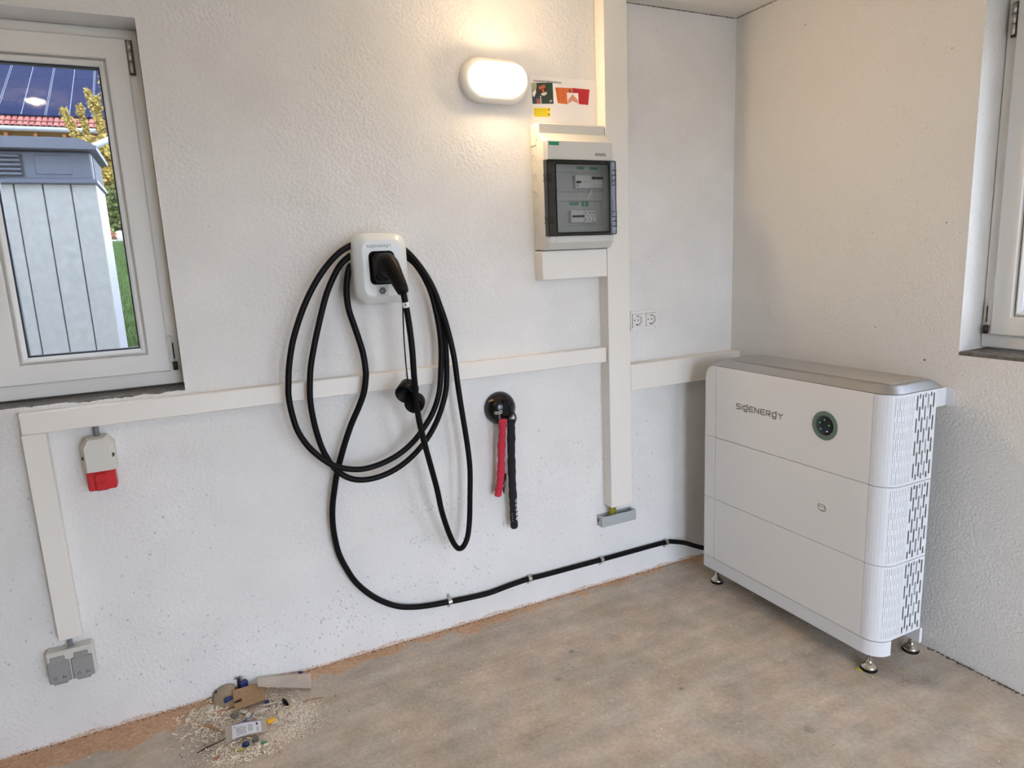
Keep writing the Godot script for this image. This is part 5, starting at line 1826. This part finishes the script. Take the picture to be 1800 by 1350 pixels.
	for k in 420:
		var b = Basis(Vector3(0, 1, 0), rng.randf() * TAU) * rng.randf_range(0.6, 2.2)
		l3.append(Transform3D(b, Vector3(-0.002 - absf(rng.randfn()) * 0.004, 0.0, rng.randf_range(1.0, 2.2))))
	litter_bits("dark_grit", "dark grit mixed into the sawdust and along the foot of the walls", "grit", crumbs, l3, mat(c8(104, 84, 66), 0.9))

# ---------------------------------------------------------------- outside
func leaf_mass(parent: Node3D, called: String, centre: Vector3, size: Vector3, n: int, m: Material, s: float) -> void:
	var lf = mb()
	quad(lf, Vector3(-0.5, 0, 0), Vector3(0, 0.1, 0.32), Vector3(0.5, 0, 0), Vector3(0, 0.1, -0.32))
	lf.generate_normals()
	var mm = MultiMesh.new()
	mm.transform_format = MultiMesh.TRANSFORM_3D
	mm.use_colors = true
	mm.mesh = lf.commit()
	mm.instance_count = n
	for i in n:
		var d = Vector3(rng.randfn(), rng.randfn(), rng.randfn()).normalized() * pow(rng.randf(), 0.4)
		var p = centre + d * size * (0.8 + 0.25 * sin(d.x * 9.0) * sin(d.y * 7.0 + d.z * 5.0))
		var b = Basis.from_euler(Vector3(rng.randf() * TAU, rng.randf() * TAU, rng.randf() * TAU)) * s * rng.randf_range(0.6, 1.3)
		mm.set_instance_transform(i, Transform3D(b, p - parent.position))
		var k = rng.randf_range(0.6, 1.3)
		mm.set_instance_color(i, Color(k * rng.randf_range(0.8, 1.15), k, k * rng.randf_range(0.7, 1.1)))
	var o = MultiMeshInstance3D.new()
	o.name = called
	o.multimesh = mm
	o.material_override = m
	o.set_meta("kind", "stuff")
	parent.add_child(o, true)

func leaf_mat(c: Color) -> StandardMaterial3D:
	var m = mat(c, 0.7)
	m.vertex_color_use_as_albedo = true
	m.backlight = c * 0.6
	return m

func garden() -> void:
	# ground round the house
	struct("driveway", bx(-14.0, 10.0, -0.30, -0.02, 4.26, 30.0), grained(c8(150, 148, 142), 0.9, 101, 0.7, 0.12, 0.0))
	struct("side_yard", bx(0.26, 10.0, -0.30, -0.02, -2.0, 4.26), grained(c8(140, 138, 130), 0.9, 102, 0.7, 0.12, 0.0))
	struct("back_path", bx(-14.0, 0.26, -0.30, -0.02, -2.3, -0.31), grained(c8(150, 146, 138), 0.9, 103, 0.7, 0.12, 0.0))
	# rising lawn: y from 0.9 at z = -2.3 to 1.88 at z = -9
	var lw = mb()
	var ly = func(z: float) -> float: return 0.92 + (-2.3 - z) * 0.1435
	quad(lw, Vector3(-14, ly.call(-2.3), -2.3), Vector3(-14, ly.call(-9.0), -9.0), Vector3(10, ly.call(-9.0), -9.0), Vector3(10, ly.call(-2.3), -2.3))
	quad(lw, Vector3(-14, -0.3, -2.3), Vector3(-14, ly.call(-2.3), -2.3), Vector3(10, ly.call(-2.3), -2.3), Vector3(10, -0.3, -2.3))
	quad(lw, Vector3(-14, 1.88, -9.0), Vector3(-14, 2.4, -40.0), Vector3(10, 2.4, -40.0), Vector3(10, 1.88, -9.0))
	struct("lawn_bank", lw, grained(c8(46, 64, 22), 0.95, 104, 2.0, 0.25, 0.0))
	var bl = mb()
	quad(bl, Vector3(-0.004, 0, 0), Vector3(0.004, 0, 0), Vector3(0.003, 0.05, 0.008), Vector3(-0.001, 0.05, 0.008))
	bl.generate_normals()
	var mm = MultiMesh.new()
	mm.transform_format = MultiMesh.TRANSFORM_3D
	mm.use_colors = true
	mm.mesh = bl.commit()
	mm.instance_count = 26000
	for i in 26000:
		var z = -2.32 - pow(rng.randf(), 1.3) * 6.6
		var x = rng.randf_range(-2.75, -2.2) - (-2.3 - z) * 0.07
		mm.set_instance_transform(i, Transform3D(Basis(Vector3(0, 1, 0), rng.randf() * TAU) * rng.randf_range(0.7, 1.4), Vector3(x, ly.call(z) - 0.004, z)))
		var k = rng.randf_range(0.7, 1.3)
		mm.set_instance_color(i, Color(k, k, k))
	var go = MultiMeshInstance3D.new()
	go.name = numbered("grass")
	go.multimesh = mm
	go.material_override = leaf_mat(c8(58, 84, 22))
	add_child(go)
	tag(go, "bright green mown grass on the bank beside the shed", "grass", "", "stuff")
	# plastic shed
	var shed = thing("garden_shed", "pale grey plastic garden shed with dark roof behind the left window", "shed", Vector3(-3.4, 0.0, -1.6))
	var pm = grained(c8(142, 142, 138), 0.6, 110, 3.0, 0.10, 0.0)
	var dm = mat(c8(74, 80, 92), 0.5)
	var gm = mat(c8(96, 104, 112), 0.6)
	var x = -2.544
	var k = 0
	part(shed, "frame", bx(-4.20, -2.56, 0.0, 1.845, -1.62, -1.215), gm)
	while x > -4.2:
		var wd = 0.098 if k > 0 else 0.094
		part(shed, "wall_panel", bx(x - wd, x, 0.02, 1.842, -1.216, -1.200, 0.003), pm)
		x -= wd + 0.0042
		k += 1
	var sm = grained(c8(132, 130, 138), 0.5, 111, 3.0, 0.05, 0.0)
	for j in 6:
		part(shed, "side_panel", bx(-2.561, -2.545, 0.02, 1.842, -1.622 + j * 0.0695, -1.622 + (j + 1) * 0.0695 - 0.0015, 0.002), sm)
	var band = mb()
	cbox(band, Vector3(-4.22, 1.842, -1.64), Vector3(-2.535, 1.862, -1.180), 0.004)
	cbox(band, Vector3(-4.21, 1.858, -1.63), Vector3(-2.548, 1.975, -1.192), 0.006)
	var upper = part(shed, "upper_band", band, dm)
	for j in 5:
		part(upper, "louvre", bx(-3.30, -2.805, 1.876 + j * 0.018, 1.886 + j * 0.018, -1.193, -1.178, 0.002), dm)
	part(upper, "vent_recess", bx(-3.31, -2.795, 1.870, 1.962, -1.1925, -1.1905), M.gasket)
	part(upper, "raised_field", bx(-2.755, -2.625, 1.880, 1.958, -1.1930, -1.1885, 0.002), dm)
	for j in 7:
		part(upper, "side_rib", bx(-2.5485, -2.5440, 1.868, 1.965, -1.60 + j * 0.055, -1.58 + j * 0.055, 0.001), dm)
	var rf = mb()
	var pr = PackedVector2Array([Vector2(-4.26, 1.980), Vector2(-2.520, 1.980), Vector2(-2.516, 1.992), Vector2(-2.535, 2.004), Vector2(-2.56, 2.018), Vector2(-2.60, 2.025), Vector2(-4.2, 2.028)])
	extrude(rf, pr, Vector3(0, 0, -1.68), EX, EY, 0.54)
	part(shed, "roof", rf, mat(c8(76, 80, 90), 0.45))
	var pp = mb(true)
	tube(pp, [Vector3(-2.70, 2.010, -1.66), Vector3(-2.60, 2.060, -1.68), Vector3(-2.42, 2.155, -1.72)], 0.015, 10)
	part(shed, "roof_pole", pp, mat(c8(150, 160, 168), 0.4, 0.3), "slanting grey pole behind the roof")
	# edging stones and a few flowers at the top of the lawn
	for j in 9:
		single("edging_stone", bx(-4.2 + j * 0.30, -3.905 + j * 0.30, 1.80, 1.945, -9.18, -9.02, 0.012), grained(c8(160, 156, 148), 0.9, 120 + j, 3.0, 0.1, 0.0), "pale edging stone along the top of the lawn", "stone", "edging stones along the lawn")
	var rk = mb()
	lathe(rk, Vector3(-2.97, 1.93, -9.35), EY, [[0.10, 0.0], [0.13, 0.05], [0.10, 0.13], [0.0, 0.16]], 9)
	single("rock", rk, grained(c8(206, 202, 190), 0.9, 130, 6.0, 0.2, 0.0), "pale rock in the flower bed above the lawn", "rock")
	var fb = thing("flower_bush", "small bush with red flowers beside the pale rock", "flowers", Vector3(-3.15, 1.9, -9.3))
	leaf_mass(fb, "foliage", Vector3(-3.13, 2.0, -9.3), Vector3(0.16, 0.14, 0.16), 500, leaf_mat(c8(104, 120, 60)), 0.05)
	leaf_mass(fb, "blossom", Vector3(-3.10, 2.02, -9.22), Vector3(0.12, 0.10, 0.10), 60, leaf_mat(c8(196, 60, 50)), 0.05)
	# trees
	var t1 = thing("autumn_tree", "yellow autumn tree with feathery shoots behind the shed", "tree", Vector3(-3.15, 1.9, -9.9))
	var tr = mb(true)
	tube(tr, [Vector3(-3.15, 1.9, -9.9), Vector3(-3.13, 2.7, -9.9), Vector3(-3.10, 3.4, -9.9)], [0.05, 0.04, 0.02], 8)
	part(t1, "trunk", tr, mat(c8(110, 90, 70), 0.9))
	var ym = leaf_mat(c8(150, 126, 54))
	leaf_mass(t1, "foliage", Vector3(-3.10, 3.05, -9.9), Vector3(0.42, 0.52, 0.4), 5200, ym, 0.07)
	for sh in [[Vector3(-3.32, 3.3, -9.9), Vector3(-3.50, 3.85, -9.9)], [Vector3(-3.05, 3.4, -9.9), Vector3(-3.05, 4.05, -9.9)], [Vector3(-3.00, 3.4, -9.9), Vector3(-3.16, 4.15, -9.9)], [Vector3(-2.92, 3.3, -9.9), Vector3(-2.93, 4.35, -9.9)], [Vector3(-3.22, 3.3, -9.9), Vector3(-3.28, 3.9, -9.9)]]:
		var s = mb(true)
		tube(s, [sh[0], sh[1]], [0.012, 0.004], 6)
		part(t1, "shoot", s, mat(c8(130, 110, 70), 0.9))
		for q in 6:
			leaf_mass(t1, "shoot_leaves", sh[0].lerp(sh[1], 0.15 + q * 0.16), Vector3(0.07, 0.12, 0.07), 90, leaf_mat(c8(206, 178, 96)) if q == 0 and sh[0].x < -9 else ym, 0.05)
	var t2 = thing("green_shrub", "dense green and yellow shrub below the autumn tree", "shrub", Vector3(-3.05, 1.9, -9.6))
	leaf_mass(t2, "foliage", Vector3(-3.08, 2.35, -9.7), Vector3(0.50, 0.48, 0.3), 4200, leaf_mat(c8(84, 96, 44)), 0.07)
	var stem = mb(true)
	tube(stem, [Vector3(-3.08, 1.88, -9.7), Vector3(-3.08, 2.3, -9.7)], 0.03, 7)
	part(t2, "stem", stem, mat(c8(90, 72, 56), 0.9))
	# neighbour's house: ochre wall, red tiles, solar panels
	var hs = thing("neighbour_house", "ochre house with red tiled roof carrying solar panels beyond the shed", "house", Vector3(-5.0, 2.0, -19.5))
	part(hs, "wall", bx(-11.0, -0.5, 2.0, 5.30, -28.0, -19.6), grained(c8(206, 160, 96), 0.9, 140, 1.0, 0.06, 0.0))
	var slope = deg_to_rad(30.0)
	var up = Vector3(0, sin(slope), -cos(slope))
	var nrm = Vector3(0, cos(slope), sin(slope))
	var e0 = Vector3(-8.0, 5.20, -19.0)
	var rfm = mb()
	var rb = Basis(Vector3(1, 0, 0), up, nrm)
	cbox(rfm, Vector3(-11.2, 5.20, -19.0) - Vector3(0, 0.0, 0), Vector3(-11.2, 5.20, -19.0) + Vector3(0.01, 0.01, 0.01))
	var ra = [Vector3(-11.2, 5.20, -19.0), Vector3(-0.3, 5.20, -19.0)]
	quad(rfm, ra[0], ra[0] + up * 9.0, ra[1] + up * 9.0, ra[1])
	quad(rfm, ra[0] - nrm * 0.12, ra[1] - nrm * 0.12, ra[1] + up * 9.0 - nrm * 0.12, ra[0] + up * 9.0 - nrm * 0.12)
	quad(rfm, ra[0], ra[1], ra[1] - nrm * 0.12, ra[0] - nrm * 0.12)
	var roof = part(hs, "roof", rfm, mat(c8(100, 46, 36), 0.85))
	# two courses of pantiles below the panels, each tile a piece
	var tile_mats = [mat(c8(122, 58, 46), 0.85), mat(c8(112, 50, 40), 0.85), mat(c8(132, 68, 56), 0.85)]
	var tile = mb(true)
	for a in 6:
		var a0 = PI * a / 6.0
		var a1 = PI * (a + 1) / 6.0
		var f = func(an: float, v: float) -> Vector3: return Vector3(-cos(an) * 0.062, v, sin(an) * 0.045 + (0.02 if v < 0.1 else 0.0))
		quad(tile, f.call(a0, 0.0), f.call(a0, 0.36), f.call(a1, 0.36), f.call(a1, 0.0))
	tile.generate_normals()
	var tile_mesh = tile.commit()
	for row in 2:
		for i in 26:
			var o = MeshInstance3D.new()
			o.name = "roof_tile"
			o.mesh = tile_mesh
			o.material_override = tile_mats[(i * 7 + row * 3) % 3]
			roof.add_child(o, true)
			o.transform = Transform3D(rb, Vector3(-6.45 + i * 0.13, 5.20, -19.0) + up * (row * 0.29) + nrm * (0.004 + row * 0.004))
	# solar panels
	var pvm = mat(c8(8, 20, 48), 0.2)
	pvm.metallic_specular = 0.03
	var frm = mat(c8(66, 74, 92), 0.6)
	for row in 6:
		for i in 4:
			var lo = Vector3(-6.96 + i * 1.05, 5.20, -19.0) + up * (0.62 + row * 1.06) + nrm * 0.10
			var pv = mb()
			var w = 1.03
			var h = 1.05
			var q = [lo, lo + up * h, lo + up * h + EX * w, lo + EX * w]
			quad(pv, q[0], q[1], q[2], q[3])
			for e in 4:
				quad(pv, q[e], q[(e + 1) % 4], q[(e + 1) % 4] - nrm * 0.04, q[e] - nrm * 0.04)
			var panel = part(roof, "solar_panel", pv, pvm)
			var fr = mb()
			for e in [[0.0, 0.014], [w - 0.014, w], [w * 0.5 - 0.009, w * 0.5 + 0.009]]:
				quad(fr, lo + EX * e[0] + nrm * 0.003, lo + EX * e[0] + up * h + nrm * 0.003, lo + EX * e[1] + up * h + nrm * 0.003, lo + EX * e[1] + nrm * 0.003)
			part(roof, "panel_frame", fr, frm)
	part(hs, "gutter", gutter(), mat(c8(120, 124, 126), 0.5))
	for i in 6:
		part(hs, "rafter_end", bx(-7.0 + i * 0.62, -6.93 + i * 0.62, 5.00, 5.10, -19.6, -19.05), mat(c8(150, 96, 52), 0.85))

func gutter() -> SurfaceTool:
	var g = mb(true)
	tube(g, [Vector3(-11.2, 5.15, -18.95), Vector3(-0.3, 5.15, -18.95)], 0.065, 10)
	return g
